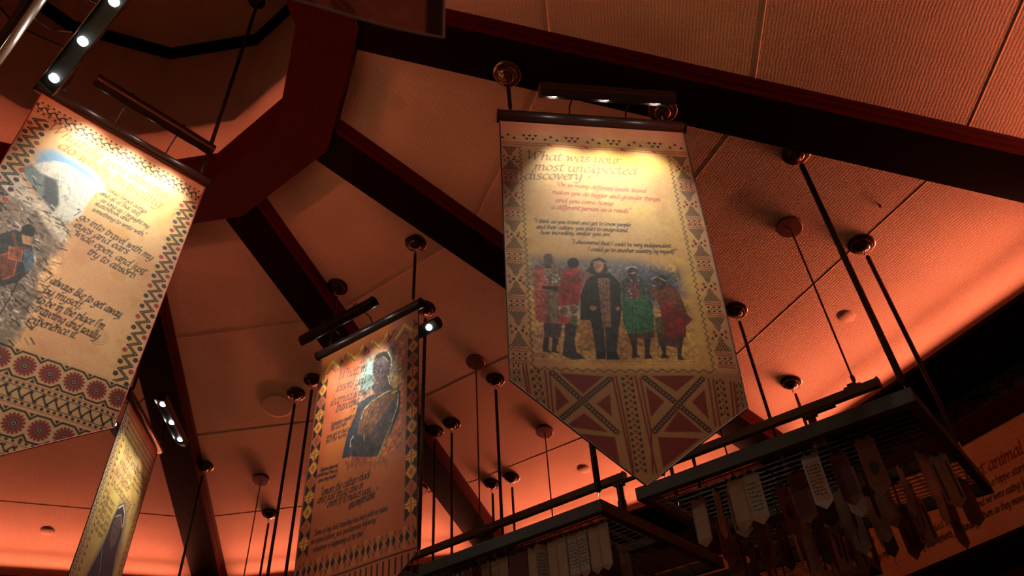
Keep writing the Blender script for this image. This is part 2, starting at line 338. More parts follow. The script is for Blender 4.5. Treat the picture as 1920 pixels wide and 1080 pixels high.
# ------------------------------------------------------------------ raster art painter (numpy): the print on banners and boards
def srgb(c): c = np.array(c, float) / 255; return np.where(c <= .04045, c / 12.92, ((c + .055) / 1.055) ** 2.4)
class Art:
    def __init__(s, w, h, cell, base, H=None, seed=1):
        s.w, s.h, s.c = w, h, cell; s.nx, s.ny = int(w / cell) + 1, int(h / cell) + 1
        s.a = np.ones((s.ny, s.nx, 3)) * srgb(base); s.H = H; s.rng = np.random.default_rng(seed); s.pen = 35
    def noise(s, cells):
        gy, gx = max(2, int(s.h / cells)) + 2, max(2, int(s.w / cells)) + 2
        g = s.rng.random((gy, gx)); y = np.linspace(0, gy - 1.001, s.ny); x = np.linspace(0, gx - 1.001, s.nx)
        yi, xi = y.astype(int), x.astype(int); fy = (y - yi)[:, None]; fx = (x - xi)[None]; fy = fy * fy * (3 - 2 * fy); fx = fx * fx * (3 - 2 * fx)
        yj, xj = np.minimum(yi + 1, gy - 1), np.minimum(xi + 1, gx - 1)
        return g[yi][:, xi] * (1 - fy) * (1 - fx) + g[yj][:, xi] * fy * (1 - fx) + g[yi][:, xj] * (1 - fy) * fx + g[yj][:, xj] * fy * fx
    def fbm(s, c0, n=5):
        r = 0; t = 0; a = 1
        for i in range(n): r = r + s.noise(c0) * a; t += a; a *= .55; c0 /= 2
        return r / t
    def tint(s, mask, col, al=1.):
        m = (mask * al)[..., None]; s.a = s.a * (1 - m) + srgb(col) * m
    def mottle(s, col, lo=.45, hi=.65, c0=.3, al=.6, stretch=1):
        s.tint(np.clip((s.fbm(c0) - lo) / (hi - lo), 0, 1), col, al)
    def grain(s, x0, x1, y0, y1, cell, amt):
        m = s.fbm(cell, 3) - .5; X = np.arange(s.nx) * s.c; Y = np.arange(s.ny) * s.c
        e = lambda v, a, b: np.clip((v - a) / .04, 0, 1) * np.clip((b - v) / .04, 0, 1)
        w = e(Y, y0, y1)[:, None] * e(X, x0, x1)[None]; s.a = np.clip(s.a * (1 + (m * 2 * amt * 1.6 * w))[..., None], 0, 1)
    def P(s, p):
        if s.H is None: return p
        X, Y = (p[0] - 960) / 500, (p[1] - 540) / 500; h = s.H; d = h[6] * X + h[7] * Y + h[8]
        return ((h[0] * X + h[1] * Y + h[2]) / d, (h[3] * X + h[4] * Y + h[5]) / d)
    def box(s, x0, y0, x1, y1):
        i0, i1 = max(0, int(x0 / s.c) - 1), min(s.nx, int(x1 / s.c) + 3); j0, j1 = max(0, int(y0 / s.c) - 1), min(s.ny, int(y1 / s.c) + 3)
        if i0 >= i1 or j0 >= j1: return None
        X, Y = np.meshgrid(np.arange(i0, i1) * s.c, np.arange(j0, j1) * s.c); return i0, i1, j0, j1, X, Y
    def put(s, b, m, col, al):
        i0, i1, j0, j1 = b[:4]; m = (np.clip(m, 0, 1) * al)[..., None]; s.a[j0:j1, i0:i1] = s.a[j0:j1, i0:i1] * (1 - m) + srgb(col) * m
    def seg(s, p, q, w, col, al=1., nib=False):
        e = w + s.c; b = s.box(min(p[0], q[0]) - e, min(p[1], q[1]) - e, max(p[0], q[0]) + e, max(p[1], q[1]) + e)
        if b is None: return
        X, Y = b[4], b[5]
        if nib:      # broad-edged pen held at an angle
            a = math.radians(s.pen); ca, sa = math.cos(a), -math.sin(a); k = 2.6
            tr = lambda x, y: (x * ca + y * sa, (-x * sa + y * ca) * k)
            X, Y = tr(X, Y); p = tr(*p); q = tr(*q); soft = s.c * 1.6
        else: soft = s.c
        dx, dy = q[0] - p[0], q[1] - p[1]; L = dx * dx + dy * dy + 1e-12
        t = np.clip(((X - p[0]) * dx + (Y - p[1]) * dy) / L, 0, 1); d = np.hypot(X - p[0] - t * dx, Y - p[1] - t * dy)
        s.put(b, (w / 2 - d) / soft + .5, col, al)
    def line(s, pts, w, col, al=1., px=False):
        if px: pts = [s.P(p) for p in pts]
        for a, b in zip(pts, pts[1:]): s.seg(a, b, w, col, al)
    def dot(s, p, r, col, al=1., ry=None, soft=None, px=False):
        if px: p = s.P(p)
        ry = ry or r; so = soft or s.c / max(r, 1e-6); m = max(r, ry) * (1 + so)
        b = s.box(p[0] - m, p[1] - m, p[0] + m, p[1] + m)
        if b is None: return
        d = np.hypot((b[4] - p[0]) / r, (b[5] - p[1]) / ry); s.put(b, (1 - d) / so + .5, col, al)
    def poly(s, pts, col, al=1., px=True, soft=0):
        if px: pts = [s.P(p) for p in pts]
        xs = [p[0] for p in pts]; ys = [p[1] for p in pts]; b = s.box(min(xs) - soft, min(ys) - soft, max(xs) + soft, max(ys) + soft)
        if b is None: return
        X, Y = b[4], b[5]; acc = np.zeros(X.shape)
        offs = [(-.25, -.25), (.25, -.25), (-.25, .25), (.25, .25)] if not soft else [(0, 0)]
        for ox, oy in offs:
            ins = np.zeros(X.shape, bool); xx, yy = X + ox * s.c, Y + oy * s.c
            for (x0, y0), (x1, y1) in zip(pts, pts[1:] + pts[:1]):
                if y0 == y1: continue
                ins ^= ((yy < y0) != (yy < y1)) & (xx < (x1 - x0) * (yy - y0) / (y1 - y0) + x0)
            acc += ins
        acc /= len(offs)
        if soft:
            d = np.full(X.shape, 9.)
            for (x0, y0), (x1, y1) in zip(pts, pts[1:] + pts[:1]):
                dx, dy = x1 - x0, y1 - y0; t = np.clip(((X - x0) * dx + (Y - y0) * dy) / (dx * dx + dy * dy + 1e-12), 0, 1)
                d = np.minimum(d, np.hypot(X - x0 - t * dx, Y - y0 - t * dy))
            sd = np.where(acc > .5, d, -d); acc = np.clip(sd / (2 * soft) + .5, 0, 1); acc = acc * acc * (3 - 2 * acc)
        s.put(b, acc, col, al)
    def zig(s, p, q, amp, per, w, col, al=1., phase=0):
        L = math.hypot(q[0] - p[0], q[1] - p[1]); n = max(1, int(round(L / (per / 2)))); ux, uy = (q[0] - p[0]) / L, (q[1] - p[1]) / L; pts = []
        for i in range(n + 1):
            sg = amp * (1 if (i + phase) % 2 else -1); t = L * i / n; pts.append((p[0] + ux * t - uy * sg, p[1] + uy * t + ux * sg))
        s.line(pts, w, col, al)
    def hatch(s, x, y, w, h, down, col, al=1.):
        n = 6; lw = .0045
        for i in range(-n, n + 1):
            for sg in (1, -1):
                c = i * w / n; pts = []
                for t in np.linspace(0, 1, 15):
                    yy = t * h; xx = c + sg * (yy - h / 2) * .75; half = (w / 2) * ((1 - t) if down else t) + .004
                    if abs(xx) <= half: pts.append((x + xx, y + yy))
                if len(pts) > 1: s.line([pts[0], pts[-1]], lw, col, al)
    def text(s, txt, p, q, xh, w, col, al=1., px=True):
        if px: p, q = s.P(p), s.P(q)
        adv = sum(GL.get(ch, GL['n'])[0] for ch in txt) + .0001; L = math.hypot(q[0] - p[0], q[1] - p[1]); ux, uy = (q[0] - p[0]) / L, (q[1] - p[1]) / L
        kx = L / adv; pen = 0
        for ch in txt:
            a, strokes = GL.get(ch, GL['n'])
            for st in strokes:
                pts = smooth(st); out = []
                for x, y in pts:
                    X = (pen + x) * kx + y * xh * .22; Y = -y * xh; out.append((p[0] + ux * X - uy * Y, p[1] + uy * X + ux * Y))
                for u, v in zip(out, out[1:]): s.seg(u, v, w, col, al, nib=True)
            pen += a
def smooth(p):
    if len(p) < 3: return p
    P = [p[0]] + list(p) + [p[-1]]; out = []
    for i in range(1, len(P) - 2):
        for t in (0, .34, .67):
            a, b, c, d = P[i - 1], P[i], P[i + 1], P[i + 2]
            out.append(tuple(.5 * (2 * b[k] + (c[k] - a[k]) * t + (2 * a[k] - 5 * b[k] + 4 * c[k] - d[k]) * t * t + (-a[k] + 3 * b[k] - 3 * c[k] + d[k]) * t ** 3) for k in (0, 1)))
    out.append(p[-1]); return out
GL = {
 ' ': (.5, []),
 'a': (1.0, [[(.8, .9), (.5, 1), (.15, .65), (.12, .2), (.35, 0), (.65, .3), (.8, .95)], [(.82, 1), (.74, .2), (.9, 0), (1.02, .12)]]),
 'b': (.9, [[(.2, 1.75), (.15, .1)], [(.15, .5), (.45, .98), (.75, .8), (.75, .3), (.45, 0), (.15, .12)]]),
 'c': (.78, [[(.75, .85), (.5, 1), (.15, .65), (.15, .25), (.4, 0), (.75, .15)]]),
 'd': (1.0, [[(.75, .85), (.45, 1), (.12, .6), (.14, .15), (.4, 0), (.72, .3)], [(.95, 1.75), (.78, .5), (.8, .05), (.95, .05)]]),
 'e': (.8, [[(.15, .5), (.65, .62), (.7, .9), (.45, 1), (.15, .6), (.15, .2), (.4, 0), (.75, .18)]]),
 'f': (.6, [[(.75, 1.65), (.5, 1.75), (.35, 1.3), (.3, .3), (.2, -.5), (0, -.6)], [(.05, .95), (.65, 1)]]),
 'g': (.93, [[(.75, .9), (.45, 1), (.15, .65), (.15, .3), (.4, .08), (.7, .4), (.78, .95)], [(.8, 1), (.72, 0), (.5, -.55), (.1, -.55), (0, -.35)]]),
 'h': (.93, [[(.2, 1.75), (.12, 0)], [(.15, .5), (.45, .98), (.7, .85), (.68, .15), (.85, 0)]]),
 'i': (.42, [[(.05, .85), (.2, 1), (.18, .15), (.35, .02)], [(.25, 1.36), (.28, 1.46)]]),
 'j': (.42, [[(.2, 1), (.15, -.3), (-.1, -.6), (-.3, -.5)], [(.25, 1.36), (.28, 1.46)]]),
 'k': (.85, [[(.2, 1.75), (.12, 0)], [(.7, .98), (.2, .5)], [(.2, .5), (.78, 0)]]),
 'l': (.4, [[(.25, 1.75), (.15, .2), (.35, 0)]]),
 'm': (1.35, [[(.05, .9), (.18, 1), (.12, 0)], [(.15, .5), (.45, .98), (.62, .8), (.58, 0)], [(.6, .5), (.92, .98), (1.12, .8), (1.08, .1), (1.28, 0)]]),
 'n': (.95, [[(.05, .9), (.18, 1), (.12, 0)], [(.15, .5), (.45, .98), (.7, .85), (.68, .15), (.85, 0)]]),
 'o': (.88, [[(.5, 1), (.15, .7), (.15, .25), (.42, 0), (.75, .3), (.75, .75), (.5, 1)]]),
 'p': (.9, [[(.05, .9), (.18, 1), (.1, -.7)], [(.15, .5), (.45, .98), (.75, .8), (.75, .3), (.45, 0), (.15, .12)]]),
 'q': (.9, [[(.75, .9), (.45, 1), (.15, .6), (.15, .2), (.4, 0), (.72, .4)], [(.8, 1), (.7, -.7)]]),
 'r': (.65, [[(.05, .9), (.18, 1), (.12, 0)], [(.15, .5), (.4, .95), (.65, .9)]]),
 's': (.7, [[(.65, .9), (.35, 1), (.18, .72), (.55, .35), (.4, 0), (.05, .12)]]),
 't': (.58, [[(.3, 1.4), (.2, .2), (.38, 0), (.58, .12)], [(0, 1.02), (.75, 1.12)]]),
 'u': (.93, [[(.05, .88), (.18, 1), (.14, .25), (.35, 0), (.68, .35), (.75, 1)], [(.76, 1), (.7, .15), (.9, 0)]]),
 'v': (.82, [[(.05, .9), (.2, 1), (.32, 0)], [(.32, 0), (.72, .7), (.68, 1)]]),
 'w': (1.25, [[(.05, .9), (.2, 1), (.28, 0)], [(.28, 0), (.62, .95)], [(.62, .95), (.7, 0)], [(.7, 0), (1.12, .7), (1.05, 1)]]),
 'x': (.85, [[(.1, .95), (.3, .9), (.55, .1), (.8, .05)], [(.78, 1), (.1, 0)]]),
 'y': (.9, [[(.05, .88), (.18, 1), (.14, .25), (.35, .02), (.68, .35), (.76, 1)], [(.76, 1), (.68, -.1), (.4, -.6), (0, -.5)]]),
 'z': (.8, [[(.12, .95), (.72, .95)], [(.72, .95), (.1, .03)], [(.1, .03), (.75, .05)]]),
 'W': (1.75, [[(.0, 1.5), (.15, 1.65), (.35, 0)], [(.35, 0), (.95, 1.5)], [(.95, 1.5), (1.0, 0)], [(1.0, 0), (1.6, 1.3), (1.5, 1.7), (1.2, 1.6)]]),
 'T': (1.2, [[(0, 1.6), (1.2, 1.68)], [(.6, 1.62), (.5, 0)]]),
 'I': (.5, [[(.3, 1.65), (.18, 0)]]),
 'O': (1.25, [[(.7, 1.65), (.2, 1.2), (.2, .4), (.6, 0), (1.1, .5), (1.1, 1.25), (.7, 1.65)]]),
 'A': (1.2, [[(.7, 1.65), (.05, 0)], [(.7, 1.65), (.95, 0)], [(.25, .55), (.9, .55)]]),
 'S': (.9, [[(.85, 1.5), (.45, 1.65), (.2, 1.25), (.7, .6), (.5, 0), (.05, .15)]]),
 'G': (1.2, [[(1.0, 1.5), (.6, 1.65), (.15, 1), (.2, .3), (.6, 0), (1.0, .3), (.95, .75)], [(.6, .75), (1.1, .75)]]),
 'K': (1.0, [[(.2, 1.65), (.1, 0)], [(.9, 1.65), (.2, .8)], [(.2, .8), (.95, 0)]]),
 '?': (.9, [[(.15, 1.4), (.45, 1.7), (.8, 1.4), (.7, 1), (.35, .75), (.32, .45)], [(.25, .05), (.3, .12)]]),
 '"': (.45, [[(.15, 1.8), (.1, 1.45)], [(.35, 1.8), (.3, 1.45)]]),
 "'": (.3, [[(.15, 1.8), (.1, 1.45)]]),
 '.': (.35, [[(.1, .02), (.16, .1)]]), ',': (.35, [[(.15, .1), (.05, -.25)]]),
}

def flower(a, x, y, r, col, al=1.):
    for i in range(5):
        t = 2 * PI * i / 5; a.dot((x + math.cos(t) * r * .55, y + math.sin(t) * r * .55), r * .5, col, al)
    a.dot((x, y), r * .25, (150, 120, 100), al * .5)
def daisy(a, x, y, r, col, dark):
    for i in range(16):
        t = 2 * PI * i / 16 + .1; c, s_ = math.cos(t), math.sin(t)
        a.seg((x + c * r * .5, y + s_ * r * .5), (x + c * r * .88, y + s_ * r * .88), r * .27, col)
    a.dot((x, y), r * .36, dark); a.dot((x, y), r * .2, (150, 125, 95)); a.dot((x, y), r * .12, dark)
H1 = [1.31496, -0.02376, 0.02718, -0.12728, 1.98843, 1.24784, -0.05517, 0.28944, 1.0]
H2 = [2.9007, 0.35847, 1.97423, 1.24541, 2.41921, 0.2435, 0.3386, 0.29857, 1.0]
H3 = [2.14965, 1.36675, 4.75616, -2.08988, 3.55833, -1.05329, -0.60587, 0.32129, 1.0]
H4 = [-16.2077, -5.65079, -20.9159, 8.78937, -4.88507, 14.68409, 2.71774, 0.06637, 1.0]
BLK = (34, 22, 20); RED = (150, 52, 32)
# ---- banner 1: the facing banner with the five standing people
def art_discovery():
    a = Art(1.1, 2.27, .0028, (206, 164, 108), H1, 3)
    a.mottle((222, 182, 96), .42, .62, .5, .75); a.mottle((182, 142, 96), .45, .6, .02, .25); a.mottle((178, 128, 78), .5, .7, .25, .5); a.mottle((168, 108, 70), .55, .75, .12, .35)
    y = np.linspace(0, a.h, a.ny)[:, None] * np.ones((1, a.nx)); x = np.linspace(0, a.w, a.nx)[None] * np.ones((a.ny, 1))
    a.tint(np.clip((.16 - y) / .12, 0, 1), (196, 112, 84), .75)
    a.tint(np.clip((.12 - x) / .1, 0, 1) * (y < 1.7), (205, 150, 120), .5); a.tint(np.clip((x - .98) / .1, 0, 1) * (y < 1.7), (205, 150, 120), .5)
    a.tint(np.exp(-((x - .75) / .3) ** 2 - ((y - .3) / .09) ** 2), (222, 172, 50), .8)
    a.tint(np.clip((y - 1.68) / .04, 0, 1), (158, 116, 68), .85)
    # top triangles and the two wavy red lines
    for i in range(9):
        cx = .045 + i * .123; up = i % 2 == 0
        for j, (dx, dy) in enumerate(((-.034, .02), (0, -.006), (.034, .02), (-.017, .045), (.017, .045)) if up else ((-.034, -.004), (0, -.004), (.034, -.004), (-.017, .024), (.017, .024))):
            if up and j > 2: continue
            tx, ty, r = cx + dx, .125 + dy, .0125; sg = 1 if up else -1
            a.poly([(tx - r, ty + sg * r * .8), (tx + r, ty + sg * r * .8), (tx, ty - sg * r)], BLK, px=False)
    for yy in (.185, .203):
        a.line([(xx, yy + .003 * math.sin(xx * 16)) for xx in np.linspace(.008, 1.09, 40)], .006, (172, 58, 34))
    for xx in (.27, .48, .7, .88): a.line([(xx, .187), (xx + .02, .203)], .012, (172, 58, 34))
    for cx, zx, fl in ((.05, .108, 1), (1.042, .975, -1)):
        a.zig((zx, .222), (zx, 1.69), .008, .036, .0045, BLK)
        for i in range(5):
            y0 = .225 + i * .292
            a.hatch(cx, y0, .085, .08, True, BLK); a.hatch(cx, y0 + .115, .085, .08, False, BLK)
            for dx, dy, c in ((-.034, .085, RED), (-.012, .10, BLK), (.026, .088, RED), (-.03, .118, RED), (.02, .108, BLK), (.038, .124, RED)):
                px_, py_ = cx + dx * fl, y0 + dy; a.poly([(px_ - .009, py_), (px_, py_ - .012), (px_ + .009, py_), (px_, py_ + .012)], c, px=False)
            if i < 4 or True:
                for yy in (.205, .218, .268, .281):
                    if y0 + yy < 1.69: a.line([(cx - .042, y0 + yy - .002), (cx + .042, y0 + yy + .003)], .006, RED)
                if y0 + .26 < 1.69:
                    for j in range(3):
                        qx = cx - .028 + j * .028
                        a.poly([(qx - .011, y0 + .228), (qx + .011, y0 + .228), (qx, y0 + .243)], BLK, px=False); a.poly([(qx - .011, y0 + .261), (qx + .011, y0 + .261), (qx, y0 + .247)], BLK, px=False)
                        if j < 2: a.dot((qx + .014, y0 + .245), .006, RED)
    T = (118, 84, 62)
    a.text('What was your', (990.7, 298.5), (1163.7, 306.7), .043, .0105, T)
    a.text('most unexpected', (1004.4, 318.9), (1193, 327.4), .043, .0105, T)
    a.text('discovery ?', (986, 337.3), (1114.8, 337.3), .043, .0105, T)
    R2 = (160, 66, 52)
    for t, p, q in (('"On so many different levels, travel', (1045, 349.6), (1211, 361.5)), ('makes you do bigger and grander things,', (1037.8, 364.4), (1238.9, 377.4)),
                    ('and you come home', (1043.7, 380), (1150, 385.6)), ('a different person as a result."', (1035.6, 393), (1183.3, 399.3))):
        a.text(t, p, q, .019, .0062, R2)
    K = (46, 38, 34)
    for t, p, q in (('"I think as you travel and get to know people', (1003.7, 418.9), (1183.3, 425.2)), ('and their culture, you start to understand', (1007.4, 430), (1177, 435.6)),
                    ('how incredibly similar you are."', (1015.6, 441), (1148.9, 443.5)), ('"I discovered that I could be very independent.', (1073.3, 457.8), (1259.3, 466)),
                    ('I could go to another country by myself."', (1103.7, 471.5), (1268.5, 477))):
        a.text(t, p, q, .0165, .0058, K)
    # picture: five people standing in a row against a grey-blue wash
    Z = lambda l: [(980 + x / 4.5, 460 + y / 4.5) for x, y in l]
    def pg(l, c, al=1., soft=0): a.poly(Z(l), c, al, soft=soft)
    def el(x, y, rx, ry, c, al=1.): a.poly(Z([(x + rx * math.cos(t), y + ry * math.sin(t)) for t in np.linspace(0, 2 * PI, 18)[:-1]]), c, al)
    def ln(l, w, c, al=1.): a.line(Z(l), w, c, al, px=True)
    pg([(60, 120), (700, 110), (1000, 140), (1330, 250), (1380, 420), (1200, 560), (700, 420), (250, 420), (60, 330)], (92, 104, 116), .85, .05)
    pg([(900, 180), (1250, 260), (1340, 400), (1150, 420), (900, 300)], (66, 78, 104), .8, .06)
    pg([(450, 620), (800, 640), (1300, 700), (1300, 900), (700, 930), (450, 900)], (140, 92, 56), .6, .06)
    for yy in (905, 935, 962, 985): ln([(300, yy - 30), (800, yy - 5), (1450, yy + 10)], .002, (60, 45, 34), .5)
    SK = (66, 50, 44); DK = (40, 38, 38)
    # first woman
    pg([(180, 770), (225, 780), (210, 880), (245, 905), (170, 905), (160, 880)], SK); pg([(250, 780), (305, 790), (280, 890), (310, 915), (240, 905)], SK)
    pg([(175, 655), (335, 660), (315, 785), (178, 780)], (84, 70, 78))
    pg([(100, 205), (165, 178), (300, 178), (340, 245), (335, 660), (140, 660), (100, 600)], (176, 92, 80)); pg([(165, 350), (305, 350), (305, 395), (165, 375)], DK)
    pg([(205, 385), (305, 400), (310, 655), (205, 660)], (116, 100, 84)); pg([(175, 205), (330, 200), (332, 330), (270, 350), (220, 320)], (126, 112, 96))
    for i in range(60): el(rnd.uniform(190, 325), rnd.uniform(205, 330), 5, 5, rnd.choice([(200, 190, 175), (60, 55, 50), (90, 70, 60)]))
    for i in range(9): ln([(120 + i * 24, 400), (118 + i * 24 + rnd.uniform(-14, 14), 650)], .0022, (70, 48, 42), .8)
    pg([(195, 165), (245, 165), (255, 205), (190, 205)], SK); el(220, 128, 38, 50, (92, 78, 70)); ln([(180, 110), (200, 82), (245, 82), (268, 115), (262, 160)], .003, DK); el(205, 120, 7, 4, DK); el(236, 120, 7, 4, DK); ln([(208, 155), (236, 155)], .002, DK); el(221, 138, 6, 6, (64, 52, 48))
    # second woman, seen from behind
    pg([(360, 650), (465, 660), (440, 800), (455, 900), (540, 955), (420, 965), (330, 930), (350, 800)], (62, 58, 60)); pg([(410, 600), (465, 590), (462, 690), (415, 660)], (70, 100, 74))
    pg([(305, 600), (420, 600), (410, 660), (310, 665)], (178, 78, 76)); pg([(300, 515), (480, 490), (492, 585), (380, 610), (310, 570)], (160, 146, 136))
    pg([(335, 210), (470, 190), (590, 262), (500, 400), (480, 495), (302, 522), (312, 380)], (158, 52, 50)); pg([(470, 200), (590, 260), (560, 320), (500, 400), (480, 480), (500, 330)], (150, 120, 112), .7)
    for i in range(9): ln([(340, 420 - i * 12), (560 - i * 4, 270 - i * 6)], .002, (90, 28, 28), .8)
    for x, y in ((400, 215), (480, 240), (435, 280), (355, 270), (320, 390), (355, 460), (405, 490), (500, 310)): el(x, y, 14, 14, (60, 30, 26)); el(x, y, 9, 9, (150, 120, 90)); el(x, y, 5, 5, (90, 30, 26))
    for x, y in ((350, 560), (432, 545)): el(x, y, 30, 34, (90, 56, 44)); el(x, y, 20, 23, (150, 110, 80)); el(x, y, 9, 10, (60, 36, 30))
    el(432, 155, 50, 45, (34, 31, 31))
    # traveller in the middle
    pg([(620, 890), (705, 890), (705, 958), (625, 960)], (34, 32, 32)); pg([(708, 890), (795, 885), (825, 965), (712, 965)], (34, 32, 32))
    pg([(580, 640), (688, 690), (705, 900), (620, 900)], (54, 54, 58)); pg([(700, 690), (822, 640), (800, 895), (708, 900)], (54, 54, 58))
    pg([(490, 420), (545, 290), (600, 255), (745, 240), (825, 320), (842, 540), (822, 690), (590, 700), (575, 635), (490, 630)], (44, 45, 46))
    for i in range(16): ln([(600 + rnd.uniform(0, 200), 330 + i * 20), (640 + rnd.uniform(0, 190), 350 + i * 20)], .002, rnd.choice([(72, 72, 72), (26, 26, 28)]), .8)
    pg([(638, 285), (740, 280), (752, 690), (680, 695)], (132, 110, 94))
    for i in range(8): ln([(645 + i * 13, 290), (682 + i * 9, 690)], .0025, (60, 44, 42) if i % 2 else (158, 82, 76))
    pg([(560, 200), (590, 130), (650, 105), (705, 135), (725, 210), (700, 250), (600, 250), (530, 215)], (58, 50, 44)); el(645, 185, 42, 52, (172, 122, 106)); ln([(600, 150), (650, 135), (700, 160)], .006, (150, 130, 120)); el(630, 175, 5, 4, DK); el(662, 175, 5, 4, DK); ln([(628, 205), (648, 213), (668, 203)], .004, (230, 220, 210)); el(600, 530, 28, 22, (150, 104, 92)); el(808, 540, 20, 18, (150, 104, 92))
    # fourth, green wrap
    pg([(905, 790), (972, 795), (968, 920), (1000, 950), (925, 955), (930, 880)], (44, 38, 36)); pg([(1025, 790), (1085, 790), (1075, 920), (1108, 965), (1035, 965), (1035, 880)], (44, 38, 36))
    pg([(885, 745), (1115, 735), (1118, 785), (905, 795)], (74, 40, 34))
    for i in range(9): ln([(900 + i * 26, 745), (905 + i * 26, 790)], .003, (120, 70, 50), .8)
    pg([(838, 440), (1000, 420), (1090, 470), (1115, 600), (1112, 740), (885, 750), (848, 640)], (52, 102, 68))
    for i in range(8): ln([(870 + i * 30, 480), (860 + i * 34, 740)], .0025, (30, 62, 42), .7)
    pg([(820, 330), (890, 270), (1000, 270), (1120, 400), (1120, 480), (1000, 420), (845, 450)], (70, 72, 74))
    for i in range(7): ln([(830 + i * 42, 300 + i * 12), (845 + i * 42, 440)], .002, (130, 130, 130), .7); ln([(825, 330 + i * 16), (1110, 360 + i * 16)], .002, (30, 30, 32), .6)
    pg([(890, 320), (990, 320), (985, 460), (905, 465)], (110, 66, 62))
    for i in range(50): el(rnd.uniform(890, 990), rnd.uniform(280, 460), 5, 5, rnd.choice([(200, 190, 180), (150, 50, 50), (50, 40, 40)]))
    el(928, 232, 42, 54, (70, 56, 52)); ln([(884, 200), (925, 182), (972, 200)], .006, (190, 185, 178)); ln([(910, 238), (930, 244), (948, 236)], .004, (210, 200, 190)); el(914, 215, 5, 4, DK); el(942, 214, 5, 4, DK)
    # fifth, leaning in
    pg([(1165, 850), (1215, 855), (1215, 930), (1250, 965), (1160, 960), (1185, 920)], (44, 38, 36)); pg([(1300, 860), (1350, 870), (1345, 950), (1375, 985), (1310, 975), (1315, 930)], (58, 50, 48))
    pg([(1130, 720), (1380, 730), (1350, 880), (1155, 850)], (78, 48, 36)); pg([(1120, 620), (1200, 600), (1200, 760), (1125, 740)], (92, 84, 50))
    pg([(1080, 345), (1240, 320), (1330, 420), (1400, 600), (1440, 640), (1380, 700), (1250, 600), (1130, 480)], (112, 58, 42))
    for i in range(11): ln([(1100 + i * 24, 350 + i * 14), (1180 + i * 20, 480 + i * 16)], .003, (48, 30, 26), .7); ln([(1100, 380 + i * 12), (1330, 400 + i * 18)], .002, (150, 96, 60), .5)
    pg([(1155, 480), (1240, 500), (1385, 610), (1385, 790), (1205, 780), (1180, 640)], (128, 32, 30))
    for i in range(6): ln([(1210 + i * 22, 540), (1240 + i * 22, 770)], .002, (70, 18, 18), .7)
    el(1165, 320, 58, 62, (52, 44, 42)); el(1140, 330, 38, 42, (80, 64, 58)); ln([(1090, 290), (1140, 270), (1210, 310)], .006, (180, 175, 168)); ln([(1105, 345), (1125, 352)], .004, (210, 200, 190)); el(1115, 318, 5, 4, DK)
    a.grain(.09, .93, 1.05, 1.67, .012, .55); a.grain(.09, .93, 1.05, 1.67, .05, .3)
    # lower border
    a.zig((.115, 1.698), (.972, 1.70), .008, .05, .0045, BLK)
    W = lambda l: [(940 + x / 4, 660 + y / 4) for x, y in l]
    DR = (120, 36, 24)
    for t in ([(430, 155), (770, 180), (610, 310)], [(395, 250), (505, 370), (405, 440)], [(815, 310), (830, 480), (712, 385)], [(615, 450), (800, 595), (470, 550)], [(545, 600), (850, 630), (890, 850), (700, 740)],
              [(1130, 185), (1460, 190), (1315, 305)], [(1085, 260), (1225, 375), (1125, 490)], [(1530, 290), (1565, 515), (1435, 385)], [(1330, 450), (1520, 610), (1220, 600)], [(1175, 635), (1500, 655), (1215, 865)]):
        a.poly(W(t), DR)
    for p, q in (((370, 150), (870, 600)), ((820, 195), (425, 505)), ((1070, 190), (1570, 600)), ((1520, 205), (1145, 600))):
        a.line(W([p, q]), .030, (150, 112, 70), px=True)
        n = 22
        for i in range(n):
            t = (i + .5) / n; c = a.P(W([(p[0] + (q[0] - p[0]) * t, p[1] + (q[1] - p[1]) * t)])[0]); a.dot(c, .0135, (40, 14, 12)); a.dot(c, .0065, (150, 112, 70))
    for (x0, y0, x1, y1, w) in ((942, 178, 1052, 905, 84), (240, 122, 290, 390, 66), (1645, 215, 1692, 500, 66), (100, 80, 110, 235, 50), (1790, 240, 1815, 430, 44)):
        n = max(2, int((y1 - y0) / 45)); hw = w / 2
        for i in range(n):
            ya, yb = y0 + (y1 - y0) * i / n, y0 + (y1 - y0) * (i + 1) / n; xa = x0 + (x1 - x0) * (i + .5) / n; ym = (ya + yb) / 2
            a.poly(W([(xa - hw, ya + 4), (xa - hw, yb - 6), (xa - hw * .25, ym)]), (44, 16, 12)); a.poly(W([(xa + hw, ya + 4), (xa + hw, yb - 6), (xa + hw * .25, ym)]), (44, 16, 12)); a.poly(W([(xa, ya - 8), (xa + hw * .4, ya + 4), (xa, ya + 16), (xa - hw * .4, ya + 4)]), DR)
    for pth in ([(835, 180), (985, 910)], [(862, 180), (945, 600), (990, 900)], [(1008, 185), (1165, 895)], [(1045, 200), (1125, 600), (1135, 900)], [(152, 100), (185, 300)], [(178, 105), (205, 310)], [(322, 140), (350, 450)], [(355, 145), (380, 455)], [(1560, 210), (1615, 560)], [(1595, 215), (1650, 560)], [(1730, 230), (1760, 500)], [(1755, 235), (1790, 480)]):
        a.line(W(pth), .009, DR, px=True)
    return a
